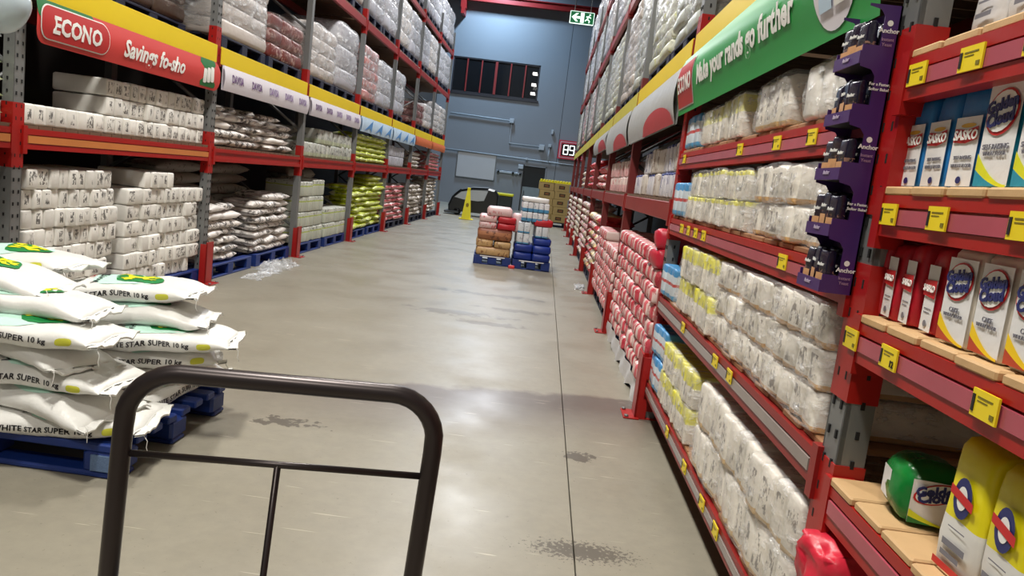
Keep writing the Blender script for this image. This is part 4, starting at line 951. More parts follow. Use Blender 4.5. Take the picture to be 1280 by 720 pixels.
# lowest shelf: green wrapped bale, yellow and white bags
gb = MB(); V, F = rbox(.15, .13, .125, .008, 4, 3, .006, .6); gb.add(V, F, M('bale_green', lin(20, 120, 50), .25, 0, .3, 12, .4, 14), True); gbm = gb.mesh()
gl_ = cloud(.105, .11, M('bale_green'), '', -.008); gl2 = MB(); quad(gl2, -.03, .025, .03, .095, -.002, cwh)
put(('flour_bale', [('bale_body', gbm, (0, 0, 0)), ('front_label', gl2.mesh(), (-.01, -.006, .0)), ('front_label', gl_, (.078, .065, .006), R(90))]), 'green and white Golden Cloud wrapped bale set back on the lowest shelf', 'flour bale', (RX+.045, 1.685, .777), R(-90)+R(-10))
yb = printed('yellow_white_bag', [(0, lin(230, 230, 226)), (.42, lin(236, 224, 20))], .25, None, bmp=.25)
def snow(w_, h, y=-.007):
    mb = MB(); disc(mb, -.0, h*.60, w_*.23, h*.155, y, navyi); disc(mb, 0, h*.60, w_*.13, h*.09, y-.001, white); 
    mb.add([(-w_*.3, y-.002, h*.60), (w_*.3, y-.002, h*.54), (w_*.3, y-.002, h*.61), (-w_*.3, y-.002, h*.67)], [(0, 1, 2, 3)], sas_r)
    quad(mb, -w_*.22, w_*.22, h*.35, h*.36, y, pgrey); quad(mb, -w_*.3, w_*.3, h*.20, h*.25, y, pgrey); quad(mb, -w_*.3, w_*.2, h*.12, h*.16, y, pgrey)
    quad(mb, -w_*.46, w_*.46, .004, h*.07, y, sas_r)
    return mb.mesh()
sn = snow(.12, .25)
for i, y in enumerate((1.38, 1.25, 1.12)):
    near_bag('flour_bag', .122, .13, .255, yb, sn, y, .777, 'yellow and white flour bag with navy oval emblem, %s along the lowest shelf' % ORD[i+1], 'yellow flour bags on the lowest shelf', .03, .03*(-1)**i, i+30)
# crimson bale end at the foot of the upright
V, F = rbox(.165, .2, .13, .008, 6, 8, .022, .6); mb = MB(); mb.add(V, F, M('pack_rose', lin(206, 40, 62), .35, 0, .15, 10, .5, 16), True); m1 = mb.mesh()
V, F = rbox(.155, .195, .22, .015, 4, 9, .01, .7); mb = MB(); mb.add(V, F, cwh, True); m2 = mb.mesh()
for k in range(1):
    put(('flour_pack', [('lower_pack', m2, (0, 0, 0)), ('folded_top', m1, (0, 0, .20))]), 'white pack with rose red folded top by the near upright foot', 'flour pack', (RX-.05, 1.80, .30), R(-90)+.15)
mb = MB(); mb.bbox(-.62, .62, 0, 1, .0, .1, bluep, .01); 
pallet('R', 1.2, 0, PB, .02, 'blue pallet on the floor under the nearest right bay')
mbx = bale('flour_bale', 4, .105, .5, .15, d_w and rp('cream_packet', None, .13), 3)
stack('R', .7, 1.88, .147, 1, [mbx], 'cream flour bale', 'bale', 'cream bales under the nearest right shelf', xo=-.03, where='floor pallet, nearest right bay')

# ------------------------------------------------------------------ purple cardboard display
def display():
    pu = M('display_purple', lin(66, 32, 100), .4, 0, .08, 6); dk = M('display_inside', lin(14, 10, 20), .7); pouch = printed('yeast_pouch', [(0, lin(40, 28, 50)), (.5, lin(26, 22, 44))], .09, lin(170, 130, 110), 24, .58, (.05, .55), .25, .3, 20)
    # local: x depth from rack (towards +x rack), built in world axes; origin bottom corner
    X0, X1, Y0, Y1, H = -.078, 0.0, 0.0, .17, .70
    r = thing('display_stand', 'purple cardboard Anchor yeast display with five trays hung on the upright', 'display', (RX-.008, 1.955, 1.215), 0)
    n = 5; th = H/n
    # side panels with scooped openings toward the aisle (-x)
    def sidep(y):
        mb = MB()
        for k in range(n):
            z0 = k*th; z1 = z0+th
            mb.box(X0, X1, y, y+.004, z0, z0+.045, pu); mb.box(X0+.04, X1, y, y+.004, z0+.045, z1-.0, pu)
            pts = [(X0+.04, z1), (X0, z1)]; 
            for a in range(6):
                t = a/5*math.pi/2; pts.append((X0+.04*math.sin(t), z1-.03*(1-math.cos(t)) if False else z1-.028*math.sin(t)))
            mb.add([(p[0], y, p[1]) for p in [(X0, z1), (X0+.04, z1), (X0+.04, z1-.028), (X0+.028, z1-.012), (X0, z1-.006)]], [(0, 1, 2, 3, 4)], pu)
        return mb.mesh()
    link('side_panel', sidep(Y0), r); link('side_panel', sidep(Y1-.004), r)
    mb = MB(); mb.box(X1-.004, X1, Y0, Y1, 0, H, pu); link('back_panel', mb.mesh(), r)
    for k in range(n):
        z0 = k*th
        mb = MB(); mb.box(X0, X1-.004, Y0+.004, Y1-.004, z0, z0+.004, dk); mb.box(X0-.004, X0, Y0, Y1, z0, z0+.030, pu); tr = link('tray', mb.mesh(), r)
        mb = MB(); Tm = T(X0-.0055, (Y0+Y1)/2, z0+.018, R(-90)) @ FRONT; add_text(mb, 'Anchor', .014, M('display_pale', lin(190, 176, 200), .5), Tm, bold=.01); link('tray_lettering', mb.mesh(), tr)
    def side_txt(s_, size, z, mat=white, b_=.015, cx=None): mb = MB(); add_text(mb, s_, size, mat, T(cx if cx is not None else (X0+X1)/2+.015, Y0-.0015, z) @ FRONT, bold=b_); link('side_lettering', mb.mesh(), r)
    lil = M('display_lilac', lin(176, 140, 170), .5)
    for z in (.64, .365, .06):
        side_txt('Anchor', .0155, z); side_txt('Instant', .011, z-.02, lil, 0); side_txt('Yeast', .011, z-.032, lil, 0)
        mb = MB(); disc(mb, (X0+X1)/2+.015, z+.018, .007, .007, Y0-.0012, white); link('side_emblem', mb.mesh(), r)
    for z in (.515, .225): side_txt('For a Faster,', .0098, z, b_=.012); side_txt('Softer Bake!', .0098, z-.012, b_=.012)
    ms = [bag(.05, .026, .10, pouch, 50+i) for i in range(3)]
    mls = MB(); quad(mls, -.02, .02, .012, .04, -.004, M('pouch_bread', lin(200, 150, 104), .5, 0, .3, 60)); add_text(mls, 'Anchor', .012, white, T(0, -.0045, .062) @ FRONT, bold=.02); ml = mls.mesh()
    for k in range(n):
        for i in range(3):
            for j in range(2):
                put(('yeast_pouch', [('pouch_body', ms[(i+j+k) % 3], (0, 0, 0)), ('front_print', ml, (0, 0, 0))]), 'small dark yeast pouch in the display, %s tray up, %s place, %s row' % (ORD[k+1], ORD[i+1], ('front', 'rear')[j]), 'pouch',
                    (RX-.008+X0+.008+j*.034, 1.955+.036+i*.049, 1.215+k*th+.006+.008*(i % 2)), R(-90)+rnd.uniform(-.15, .15), 'yeast pouches in the purple display')
display()

# ------------------------------------------------------------------ near left pallet with big sacks
def big_sacks():
    fabric = M('woven_sack_white', lin(226, 226, 222), .4, 0, .05, 7, .45, 22)
    ink = M('sack_ink', lin(44, 42, 48), .5); grn = M('sack_green', lin(16, 128, 62), .45); yel = M('sack_yellow', lin(226, 222, 30), .45); ol = M('sack_olive', lin(196, 196, 60), .5); aqua = M('sack_aqua', lin(196, 236, 220), .45); pinki = M('sack_red', lin(206, 110, 110), .5)
    L_, W_, Th = .62, .38, .102
    def make(seed, txt=True, logo=True, sag=.0, L_=L_, W_=W_, Th=Th):
        surf, top, front = sack_fn(L_, W_, Th, 2.6, seed, .02, sag)
        body = sack_mesh(L_, W_, Th, fabric, seed, 26, 32, .02, sag=sag)
        # sewn hems
        P_ = [('sack_body', body.mesh(), (0, 0, 0))]
        for e in (-1, 1):
            hm = MB(); V = []; F = []; n = 14
            for i in range(n+1):
                v = -W_/2*.97+W_*.97*i/n; p = surf(e*L_/2*.985, math.pi/2); z = Th/2+.004*math.sin(i*2.1)-sag*Th
                for q in (0, .022, .04): V.append((e*(L_/2*.985+q)+.004*math.sin(i*1.3), v*(1-q*.6), z+q*.25*math.sin(i*.9+seed)+.004)); V.append((e*(L_/2*.985+q)+.004*math.sin(i*1.3), v*(1-q*.6), z+q*.25*math.sin(i*.9+seed)-.004))
            for i in range(n):
                a = i*6
                for (u, w__) in ((0, 2), (2, 4)): F += [(a+u, a+6+u, a+6+w__, a+w__), (a+u+1, a+w__+1, a+6+w__+1, a+6+u+1)]
                F.append((a+4, a+10, a+11, a+5))
            hm.add(V, F, fabric); P_.append(('sewn_hem', hm.mesh(), (0, 0, 0)))
        th_ = MB(); th_.tube([(L_/2+.03, -W_/2*.9, Th/2), (L_/2+.045, -W_/2*.92, Th/2-.02), (L_/2+.04, -W_/2*.9, Th/2-.05), (L_/2+.05, -W_/2*.95, Th/2-.065)], .0016, fabric, 5)
        P_.append(('loose_thread', th_.mesh(), (0, 0, 0)))
        for sg in {1: (-1,), 2: (1,), 3: (-1,), 4: (1,)}.get(seed, (-1, 1)):
            mb = MB()
            v, f = text_geo('WHITE STAR SUPER 10 kg', .036, .022, 0, 'CENTER', .92)
            mb.add([front(sg*-1*(p.x-.05), p.y*.9, .002+abs(p.z), sg) for p in v], f, ink)
            P_.append(('side_print', mb.mesh(), (0, 0, 0)))
            mb = MB(); V = [front(sg*-.205, 0, .004, sg)]; F = []; n = 20
            for t in (.4, .75, 1):
                for i in range(n): a = 2*math.pi*i/n; V.append(front(sg*-1*(.205+.034*t*math.copysign(abs(math.cos(a))**.55, math.cos(a))), t*.015*math.copysign(abs(math.sin(a))**.7, math.sin(a)), .004, sg))
            for i in range(n): j_ = (i+1) % n; F += [(0, 1+i, 1+j_), (1+i, 1+n+i, 1+n+j_, 1+j_), (1+n+i, 1+2*n+i, 1+2*n+j_, 1+n+j_)]
            mb.add(V, F, ol); P_.append(('corn_mark', mb.mesh(), (0, 0, 0)))
        if logo:
            mb = MB()
            def blob(cx, cy, r0, mat, eps, k=18, wob=.2, sy=1, star=0, ph=0):
                V = [top(cx, cy, eps)]; F = []
                for t in (.35, .7, 1.):
                    for i in range(k):
                        a = 2*math.pi*i/k; rr_ = r0*(1+wob*math.sin(3*a+seed+ph)+(star*math.cos(5*a+ph))+star*.6*math.sin(7*a+ph*2))
                        V.append(top(cx+rr_*t*math.cos(a), cy+rr_*t*sy*math.sin(a), eps))
                for i in range(k): j = (i+1) % k; F += [(0, 1+i, 1+j), (1+i, 1+k+i, 1+k+j, 1+j), (1+k+i, 1+2*k+i, 1+2*k+j, 1+k+j)]
                mb.add(V, F, mat)
            blob(-.02, .0, .155, aqua, .002, wob=.08, sy=.95)
            blob(.05, -.02, .10, grn, .004, wob=.12, sy=.85)
            blob(-.01, .02, .06, grn, .004, wob=.2)
            for (dx, dy, r_) in ((.02, -.01, .045), (.08, -.035, .03), (.055, .035, .036), (-.0, -.055, .024), (.10, .01, .022), (-.035, .03, .026)): blob(dx, dy, r_, yel, .006, 28, .18, .7, .22, dx*90+seed)
            v, f = text_geo('WHITE STAR', .05, .02, .1, 'CENTER', .9)
            mb.add([top(-.13-p.y*1.0, p.x*.95, .003+abs(p.z)) for p in v], f, ink)
            v, f = text_geo('SUPER', .03, .02, 0, 'CENTER', 1)
            mb.add([top(-.185-p.y, p.x, .003+abs(p.z)) for p in v], f, pinki)
            P_.append(('top_print', mb.mesh(), (0, 0, 0)))
        return ('maize_meal_sack', P_)
    V_ = [make(s_, sag=sg) for s_, sg in ((1, 0.), (2, .18), (3, .1), (4, .25))]
    # name, x, y, z(bottom), yaw, variant, roll(x tilt), pitch
    base = .145
    S = [
        # layer 1
        ('lowest layer, corner over the pallet label', -1.86, 3.12, base, 8, 0, 3, 0), ('lowest layer, left of the corner sack', -2.38, 3.2, base, -82, 1, 0, 0),
        ('lowest layer, right side behind the corner sack', -1.80, 3.64, base, 84, 2, 0, -2), ('lowest layer, middle', -2.4, 3.6, base, 0, 2, 0, 0),
        # layer 2
        ('second layer, front corner', -1.96, 3.12, base+.09, -14, 3, 4, 4), ('second layer, far left front', -2.60, 3.16, base+.09, 6, 0, 0, 0), ('second layer, right side', -1.79, 3.64, base+.09, 70, 1, 0, 5), ('second layer, back', -2.42, 3.64, base+.09, 3, 0, 0, 0),
        # layer 3
        ('third layer with full lettering on its side', -1.97, 3.13, base+.18, -1, 2, 0, 2), ('third layer, far left', -2.61, 3.16, base+.18, 2, 3, 0, 0), ('third layer, right side, green print showing', -1.80, 3.56, base+.185, 30, 0, 0, 3), ('third layer, back', -2.44, 3.67, base+.18, 0, 1, 0, 0),
        # layer 4
        ('fourth layer, tilted grey end facing out', -2.10, 3.18, base+.27, -20, 1, -6, 6), ('fourth layer, jutting out far to the right', -1.70, 3.55, base+.275, 14, 2, 0, -2), ('fourth layer, back', -2.36, 3.70, base+.27, 0, 0, 0, 0),
        # layer 5
        ('fifth layer, lettered side towards the trolley', -2.03, 3.10, base+.36, 2, 0, 0, 3), ('fifth layer, far left', -2.66, 3.18, base+.36, 0, 1, 0, 0), ('fifth layer, right back corner', -1.86, 3.62, base+.365, 10, 3, 0, -2), ('fifth layer, back', -2.50, 3.64, base+.36, 0, 2, 0, 0),
        # layer 6
        ('sixth layer, small lettering and green print', -2.14, 3.20, base+.45, 5, 1, 0, 2), ('sixth layer, reaching right with green logo on top', -1.92, 3.66, base+.46, 6, 2, 0, -4), ('sixth layer, far left', -2.78, 3.2, base+.45, 0, 3, 0, 0),
        # layer 7
        ('topmost front sack with 10 kg lettering', -2.36, 3.24, base+.54, 6, 3, 0, 4), ('topmost back sack', -2.46, 3.62, base+.545, -4, 0, 0, 0), 
    ]
    for (nm, x, y, z, yaw, v, rx, ry) in S:
        put(V_[v], 'white maize meal sack, '+nm, 'sack', (x, y, z), 0, 'white 10 kg sacks on the near left pallet', rot=(R(rx), R(ry), R(yaw)))
    # pallet: blue moulded feet
    P_ = []
    mb = MB(); mb.bbox(-.62, .62, 0, .08, .11, .145, bluep, .006); tb = mb.mesh()
    mb = MB(); mb.bbox(-.62, .62, 0, .12, 0, .026, bluep, .008); bb = mb.mesh()
    mb = MB(); mb.bbox(-.08, .08, 0, .15, .02, .115, bluep, .014); bl_ = mb.mesh()
    for i in range(8): P_.append(('deck_board', tb, (0, .0+i*.132, 0)))
    for y in (0, .44, .88): P_.append(('bottom_board', bb, (0, y, 0)))
    mbq = MB(); mbq.bbox(-.042, .042, -.004, 0, .03, .1, M('pallet_label_grey', lin(96, 120, 156), .5, 0, .4, 160), .003); lab = mbq.mesh()
    for x in (-.54, 0, .54):
        for y in (0, .43, .85): P_.append(('block', bl_, (x, y, 0), 0, [('stamped_label', lab, (0, 0, 0))] if (x > .5 and y == 0) else []))
    put(('pallet', P_), 'blue moulded pallet under the white sacks at the left', 'pallet', (-2.19, 2.96, 0), R(-1))
big_sacks()

# ------------------------------------------------------------------ trolley handle and deck
def trolley():
    gm_ = M('trolley_grey', lin(60, 53, 53), .32, .55, .06, 5); dm = M('trolley_deck', lin(70, 70, 72), .5)
    A = Vector((-.655, 1.245, 0)); B = Vector((-.135, 1.315, 0)); top = 1.008; r = .0165; cr = .085
    d = (B-A).normalized()
    low = .19; lx = -.045     # legs reach the deck slightly to the left
    def P(s_, z): p = A.lerp(B, s_) ; p = p+d*(lx*(top-z)); p.z = z; return p
    W_ = (B-A).length; pts = [P(0, low), P(0, top-cr*2.2), P(0, top-cr*1.2)]
    for k in range(1, 9):
        a = R(90*k/8); q = A+d*(cr-cr*math.cos(a)); q = q+d*(lx*cr*(1-math.sin(a))); q.z = top-cr+cr*math.sin(a); pts.append(q)
    for k in range(8, 0, -1):
        a = R(90*k/8); q = B-d*(cr-cr*math.cos(a)); q = q+d*(lx*cr*(1-math.sin(a))); q.z = top-cr+cr*math.sin(a); pts.append(q)
    pts += [P(1, top-cr*1.2), P(1, top-cr*2.2), P(1, low)]
    r0 = thing('platform_trolley', 'dark grey tubular push handle of a platform trolley in the foreground', 'trolley', (0, 0, 0))
    mb = MB(); mb.tube(pts, r, gm_, 20); link('handle_tube', mb.mesh(), r0)
    mb = MB(); mb.tube([P(.01, .862), P(.99, .862)], .0062, gm_, 10); cb = link('crossbar', mb.mesh(), r0)
    mb = MB(); mb.tube([P(.99, .862)-d*.006, P(.99, .862)+d*.0], .012, gm_, 12); link('end_collar', mb.mesh(), cb)
    mb = MB(); mb.tube([P(.50, .862), P(.50, low)], .0062, gm_, 10); link('centre_rod', mb.mesh(), r0)
    n_ = Vector((-d.y, d.x, 0)); c = P(.5, 0); c.z = 0; ang = math.atan2(d.y, d.x)
    mb = MB(); mb.bbox(-.3, .3, -.03, .62, .155, .185, dm, .01, T(c.x, c.y, 0, ang)); link('deck', mb.mesh(), r0)
    for sx in (-.23, .23):
        for sy in (.08, .5):
            q = T(c.x, c.y, 0, ang) @ Vector((sx, sy, .06)); mb = MB(); mb.tube([q-d*.018, q+d*.018], .06, black, 20); mb.box(q.x-.025, q.x+.025, q.y-.02, q.y+.02, .115, .166, grey); link('wheel', mb.mesh(), r0)
trolley()

# ------------------------------------------------------------------ middle of the aisle: two small pallets of mixed goods
def middle():
    yF = 12.35; GM = 'mixed goods on the aisle pallets'
    mb = MB(); mb.bbox(-.3, .3, 0, .09, .12, .145, bluep, .003); tb = mb.mesh(); mb = MB(); mb.bbox(-.07, .07, 0, .8, 0, .12, bluep, .004); st = mb.mesh(); mb = MB(); mb.bbox(-.3, .3, 0, .09, 0, .02, bluep, .003); bb = mb.mesh(); mb = MB(); mb.box(-.2, .2, -.004, 0, .128, .142, white); ws = mb.mesh()
    P_ = [('deck_board', tb, (0, y, 0)) for y in (0, .178, .356, .533, .71)]+[('stringer', st, (x, 0, 0)) for x in (-.23, 0, .23)]+[('bottom_board', bb, (0, y, 0)) for y in (0, .71)]+[('white_edge', ws, (0, 0, 0))]
    put(('pallet', P_), 'small dark blue pallet under the brown and pink sacks, mid aisle', 'pallet', (-.70, yF+.03, 0), R(4), 'small aisle pallets')
    put(('pallet', P_), 'small dark blue pallet under the blue bales, mid aisle', 'pallet', (-.07, yF, 0), R(4), 'small aisle pallets')
    br = printed('brown_sack_mid', [(0, lin(150, 96, 64)), (.5, lin(176, 118, 84)), (.9, lin(150, 90, 70))], .15, lin(90, 50, 36), 7, .6, (0, 1), .4)
    tn = printed('tan_sack_mid', [(0, lin(196, 160, 110)), (1, lin(200, 160, 120))], .12, lin(120, 70, 40), 8, .6, (0, 1), .4)
    pw_ = printed('pink_white_mid', [(0, lin(222, 190, 190)), (1, lin(222, 190, 190))], .12, lin(190, 60, 70), 8, .6, (0, 1), .4); rd = printed('red_mid', [(0, lin(190, 30, 44)), (1, lin(190, 30, 44))], .12, None)
    bu = printed('blue_mid', [(0, lin(20, 50, 140)), (1, lin(20, 50, 140))], .12, None); wb = printed('white_blue_mid', [(0, lin(90, 160, 205)), (.12, lin(216, 222, 228))], .2, lin(150, 160, 170), 14, .6, (.1, .9), .4)
    z = .146
    def it(nm, w_, d, h, mat, x, z, lbl, seed=0, puff=.01, dy=0, rz=0): put((nm, pack_mesh(w_*.985, d, h*.97, mat, puff, 3, seed, .008, .7)), lbl, 'pack', (x, yF+.03+dy, z), R(4)+rz, GM)
    it('brown_sack', .56, .7, .14, tn, -.70, z, 'patterned tan sack lowest on the left aisle pallet', 1)
    it('tan_pack', .27, .7, .13, tn, -.85, z+.135, 'tan pack, left of two in the second layer, left aisle pallet', 2); it('tan_pack', .27, .7, .11, tn, -.56, z+.135, 'tan pack, right of two in the second layer, left aisle pallet', 3)
    it('brown_sack', .56, .7, .19, br, -.70, z+.255, 'large brown sack across the left aisle pallet', 4)
    for k in range(2):
        it('pink_pack', .28, .7, .105, pw_, -.83, z+.435+k*.105, 'white and pink pack, %s of two beside the red packs, left aisle pallet' % ('lower', 'upper')[k], 5+k)
        it('red_pack', .29, .7, .105, rd, -.53, z+.435+k*.105, 'red pack, %s of two beside the pink packs, left aisle pallet' % ('lower', 'upper')[k], 8+k)
    it('pink_sack', .4, .6, .14, pw_, -.66, z+.645, 'white and pink sack on top of the left aisle pallet', 11)
    for k in range(2):
        for c in range(2): it('blue_bale', .29, .7, .13, bu, -.22+c*.295, z+k*.13, 'blue bale, %s layer, %s side of the right aisle pallet' % (('bottom', 'second')[k], ('left', 'right')[c]), 12+k+2*c, dy=-.03)
    it('blue_bale', .28, .6, .12, bu, .07, z+.26, 'blue bale with pale label, third layer of the right aisle pallet', 14); 
    pk_ = bale('white_blue_pack', 2, .1, .5, .175, wb, 2)[0]
    for k in range(2): put(pk_[k], 'white and blue twin pack, %s of the pair on the blue bales' % ('lower', 'upper')[k], 'pack', (-.25, yF, z+.26+k*.175), R(4), GM)
    put(pk_[0], 'white twin pack standing above the third blue bale', 'pack', (.04, yF+.02, z+.385), R(4), GM)
    it('rose_pack', .3, .5, .12, rd, .05, z+.56, 'crimson pack under the white bales, right aisle pallet', 16); it('pink_pack', .16, .4, .3, pw_, -.37, z+.42, 'pink and white pack between the two aisle pallet piles', 17, dy=.1)
    tp = bale('white_blue_bale', 5, .085, .5, .15, printed('pale_blue_mid', [(0, lin(80, 150, 196)), (.35, lin(226, 228, 232))], .15, lin(160, 170, 180), 14, .6, (.4, .9), .4), 2)[0]
    for k in range(2): put(tp[k], 'white and light blue bale, %s of two on top of the right aisle pallet' % ('lower', 'upper')[k], 'pack', (-.10, yF+.02, z+.645+k*.155-.02), R(4), GM)
    it('white_pack', .42, .5, .07, cwh, -.11, z+.935, 'flat white pack topmost on the right aisle pallet', 18)
    # red floor marker between the pallets
    mb = MB(); mb.bbox(-.05, .05, -.03, .03, 0, .05, M('marker_red', lin(220, 60, 60), .4), .008); tag(link('red_block', mb.mesh(), None, (-.375, yF-.08, 0)), 'small red block on the floor between the aisle pallets', 'block')
middle()

# ------------------------------------------------------------------ far end of the aisle
def far_end():
    # carton stack
    ct = M('crate_tan', lin(170, 146, 92), .6, 0, .12, 3); lbm = M('crate_print', lin(60, 44, 26), .6); yl = M('crate_yellow', lin(226, 214, 20), .5)
    mb = MB(); mb.bbox(-.25, .25, 0, .4, 0, .255, ct, .008); cm = mb.mesh()
    mb = MB(); mb.box(-.1, .1, -.004, 0, .08, .19, lbm); mb.box(-.06, .06, -.006, -.004, .11, .16, M('crate_patch', lin(130, 80, 40), .5)); lb_ = mb.mesh()
    mb = MB(); mb.box(-.002, 0, -.0, .4, 0.1, .17, lbm)
    for l in range(5):
        for c in range(2):
            put(('carton', [('carton_body', cm, (0, 0, 0)), ('printed_panel', lb_, (0, 0, 0))]), 'tan carton with dark label, %s layer up, %s of the far stack' % (ORD[l+1], ('left', 'right')[c]), 'carton', (.05+c*.51+.04*(l % 2), 26.0, .15+l*.258), R(3), 'tan cartons at the aisle end')
    mb = MB(); 
    for k in range(11): mb.bbox(-.5+k*.095, -.44+k*.095, 0, .4, 0.02, .09, yl, .008)
    mb.box(-.52, .52, 0, .4, 0, .03, yl)
    tag(link('ridged_tray', mb.mesh(), None, (.33, 26.0, .15+5*.258), R(3)), 'yellow ridged tray upside down on the tan carton stack', 'tray')
    put(PN, 'dark pallet under the tan cartons at the aisle end', 'pallet', (.32, 25.9, 0), R(3))
    # cone sign
    mb = MB(); w0, w1 = .15, .045
    for sg in (-1, 1):
        mb.add([(-w0, sg*.16-.008, 0), (w0, sg*.16-.008, 0), (w1, sg*.02-.008, .93), (-w1, sg*.02-.008, .93), (-w0, sg*.16+.008, 0), (w0, sg*.16+.008, 0), (w1, sg*.02+.008, .93), (-w1, sg*.02+.008, .93)],
               [(0, 1, 2, 3), (7, 6, 5, 4), (0, 4, 5, 1), (1, 5, 6, 2), (2, 6, 7, 3), (3, 7, 4, 0)], yl)
    pn = mb.mesh(); mb = MB(); mb.bbox(-.05, .05, -.04, .04, .9, .98, yl, .01); cap = mb.mesh()
    mb = MB(); disc(mb, 0, .45, .045, .06, -.12, M('cone_ink', lin(130, 110, 20), .5)); ik = mb.mesh()
    mb = MB(); mb.bbox(-.22, .22, -.2, .2, 0, .03, yl, .01); ft = mb.mesh()
    put(('floor_sign', [('sign_panel', pn, (0, 0, 0)), ('cap', cap, (0, 0, 0)), ('print', ik, (0, 0, 0)), ('foot', ft, (0, 0, 0))]), 'tall yellow wet floor cone sign before the black machine', 'floor sign', (-2.32, 24.1, 0), R(5))
    # floor scrubber under a dark cover
    bk = M('machine_black', lin(28, 30, 32), .35, 0, .15, 4); gp = M('machine_grey_hood', lin(176, 182, 186), .25, 0, .08, 3)
    prof = [(-.78, .12), (-.8, .32), (-.7, .62), (-.48, .86), (-.1, .97), (.42, 1.02), (.62, .98), (.74, .80), (.74, .14)]
    mb = MB(); n = len(prof); V = []
    for y, k in ((0, .93), (.08, 1), (.72, 1), (.8, .93)): V += [(p[0]*k, y, .12+(p[1]-.12)*k) for p in prof]
    F = [tuple(range(n)), tuple(range(4*n-1, 3*n-1, -1))]
    for r_ in range(3):
        for i in range(n): j = (i+1) % n; F.append((r_*n+i, (r_+1)*n+i, (r_+1)*n+j, r_*n+j))
    mb.add(V, F, bk); bd = mb.mesh()
    mb = MB(); mb.add([(-.62, -.02, .6), (-.43, -.02, .8), (-.08, -.02, .9), (.40, -.02, .93), (.30, -.02, .58), (.1, -.02, .54), (-.35, -.02, .55)], [tuple(range(7))], gp)
    mb.add([(-.66, .02, .68), (-.46, .02, .89), (-.08, .02, .995), (.40, .02, 1.03), (.40, .78, 1.03), (-.08, .78, .995), (-.46, .78, .89), (-.66, .78, .68)], [(0, 1, 6, 7), (1, 2, 5, 6), (2, 3, 4, 5)], gp); hd = mb.mesh()
    mb = MB(); mb.tube([(-.5, .0, .12), (-.5, .1, .12)], .12, black, 16); wh = mb.mesh()
    mb = MB(); mb.bbox(-.9, -.45, -.08, .6, .05, .13, M('machine_skirt', lin(70, 74, 78), .4), .02); sk_ = mb.mesh()
    put(('floor_scrubber', [('machine_body', bd, (0, 0, 0)), ('hood', hd, (0, 0, 0)), ('wheel', wh, (0, 0, 0)), ('wheel', wh, (1.0, 0, 0)), ('brush_skirt', sk_, (0, 0, 0))]), 'black floor cleaning machine with sloping grey hood by the back wall', 'machine', (-2.3, 26.1, 0), R(2), scale=(1.08, 1, .98))
    # crate by wall
    mb = MB(); mb.bbox(-.36, .36, 0, .4, 0, .62, M('bin_dark', lin(40, 44, 40), .5), .03); bd = mb.mesh(); mb = MB(); mb.bbox(-.4, .4, -.04, .44, .62, .74, yl, .03); ld = mb.mesh()
    put(('storage_bin', [('bin_body', bd, (0, 0, 0)), ('lid', ld, (0, 0, 0))]), 'dark bin with yellow lid standing by the back wall', 'bin', (-1.75, 34.9, 0), 0)
    # whiteboard
    wbm = M('whiteboard_face', lin(190, 190, 192), .3, 0, .05, 2)
    mb = MB(); mb.box(-.88, .88, -.03, 0, -.56, .56, wbm); f_ = mb.mesh(); mb = MB()
    for a in ((-.9, .9, .55, .58), (-.9, .9, -.58, -.55), (-.9, -.87, -.58, .58), (.87, .9, -.58, .58)): mb.box(a[0], a[1], -.045, 0, a[2], a[3], grey)
    put(('notice_board', [('board_face', f_, (0, 0, 0)), ('board_frame', mb.mesh(), (0, 0, 0))]), 'blank white board on the back wall above the black machine', 'board', (-3.27, 35.98, 1.80), 0)
    # conduits
    pm_ = M('conduit_white', lin(176, 184, 192), .5)
    def pipe(lbl, pts, boxes):
        r = thing('conduit', lbl, 'conduit', (0, 0, 0)); mb = MB(); mb.tube(pts, .028, pm_, 8); link('pipe', mb.mesh(), r)
        for (x, z, s_) in boxes: mb = MB(); mb.bbox(x-s_, x+s_, 35.84, 35.98, z-s_, z+s_, pm_, .01); link('junction_box', mb.mesh(), r)
    pipe('white conduit stepping down the back wall under the dark window', [(-4.7, 35.93, 4.05), (-1.87, 35.93, 4.0), (-1.87, 35.93, 3.0), (-.4, 35.93, 3.0)], [(-1.87, 4.0, .1), (-.38, 2.98, .12)])
    pipe('long white conduit running level above the white board', [(-4.9, 35.93, 2.42), (.7, 35.93, 2.36), (1.8, 35.93, 2.36)], [(-1.0, 2.38, .05)])
    pipe('short upright white conduit left of the number display', [(-.02, 35.93, 2.36), (-.02, 35.93, 3.1)], [(-.02, 3.1, .07)])
    mb = MB(); mb.bbox(-.05, .05, -.1, 0, -.1, .1, pm_, .01); tag(link('wall_sensor', mb.mesh(), None, (.02, 35.98, 3.72)), 'small white sensor box above the upright conduit', 'sensor')
    r = thing('hook_rail', 'short white rail with round fittings between board and door', 'rail', (-1.72, 35.98, 1.68)); mb = MB(); mb.bbox(-.58, .58, -.05, 0, -.045, .045, pm_, .01); link('rail', mb.mesh(), r)
    for x in (-.5, .18, .34, .52): mb = MB(); mb.tube([(x, -.1, 0), (x, -.04, 0)], .06, black if x != .34 else pm_, 10); link('fitting', mb.mesh(), r)
    mb = MB(); mb.bbox(-.12, .12, -.1, 0, -.1, .1, pm_, .02); tag(link('wall_box', mb.mesh(), None, (-1.22, 35.98, 2.0)), 'small white box beside the top of the grey door', 'box')
    # LED number display
    r = thing('number_display', 'red framed number display reading 89: high on the back wall', 'display', (.98, 35.9, 3.0))
    fr = M('led_frame', lin(206, 52, 74), .4, 0, .05); fw = M('led_inner_frame', lin(220, 196, 204), .4)
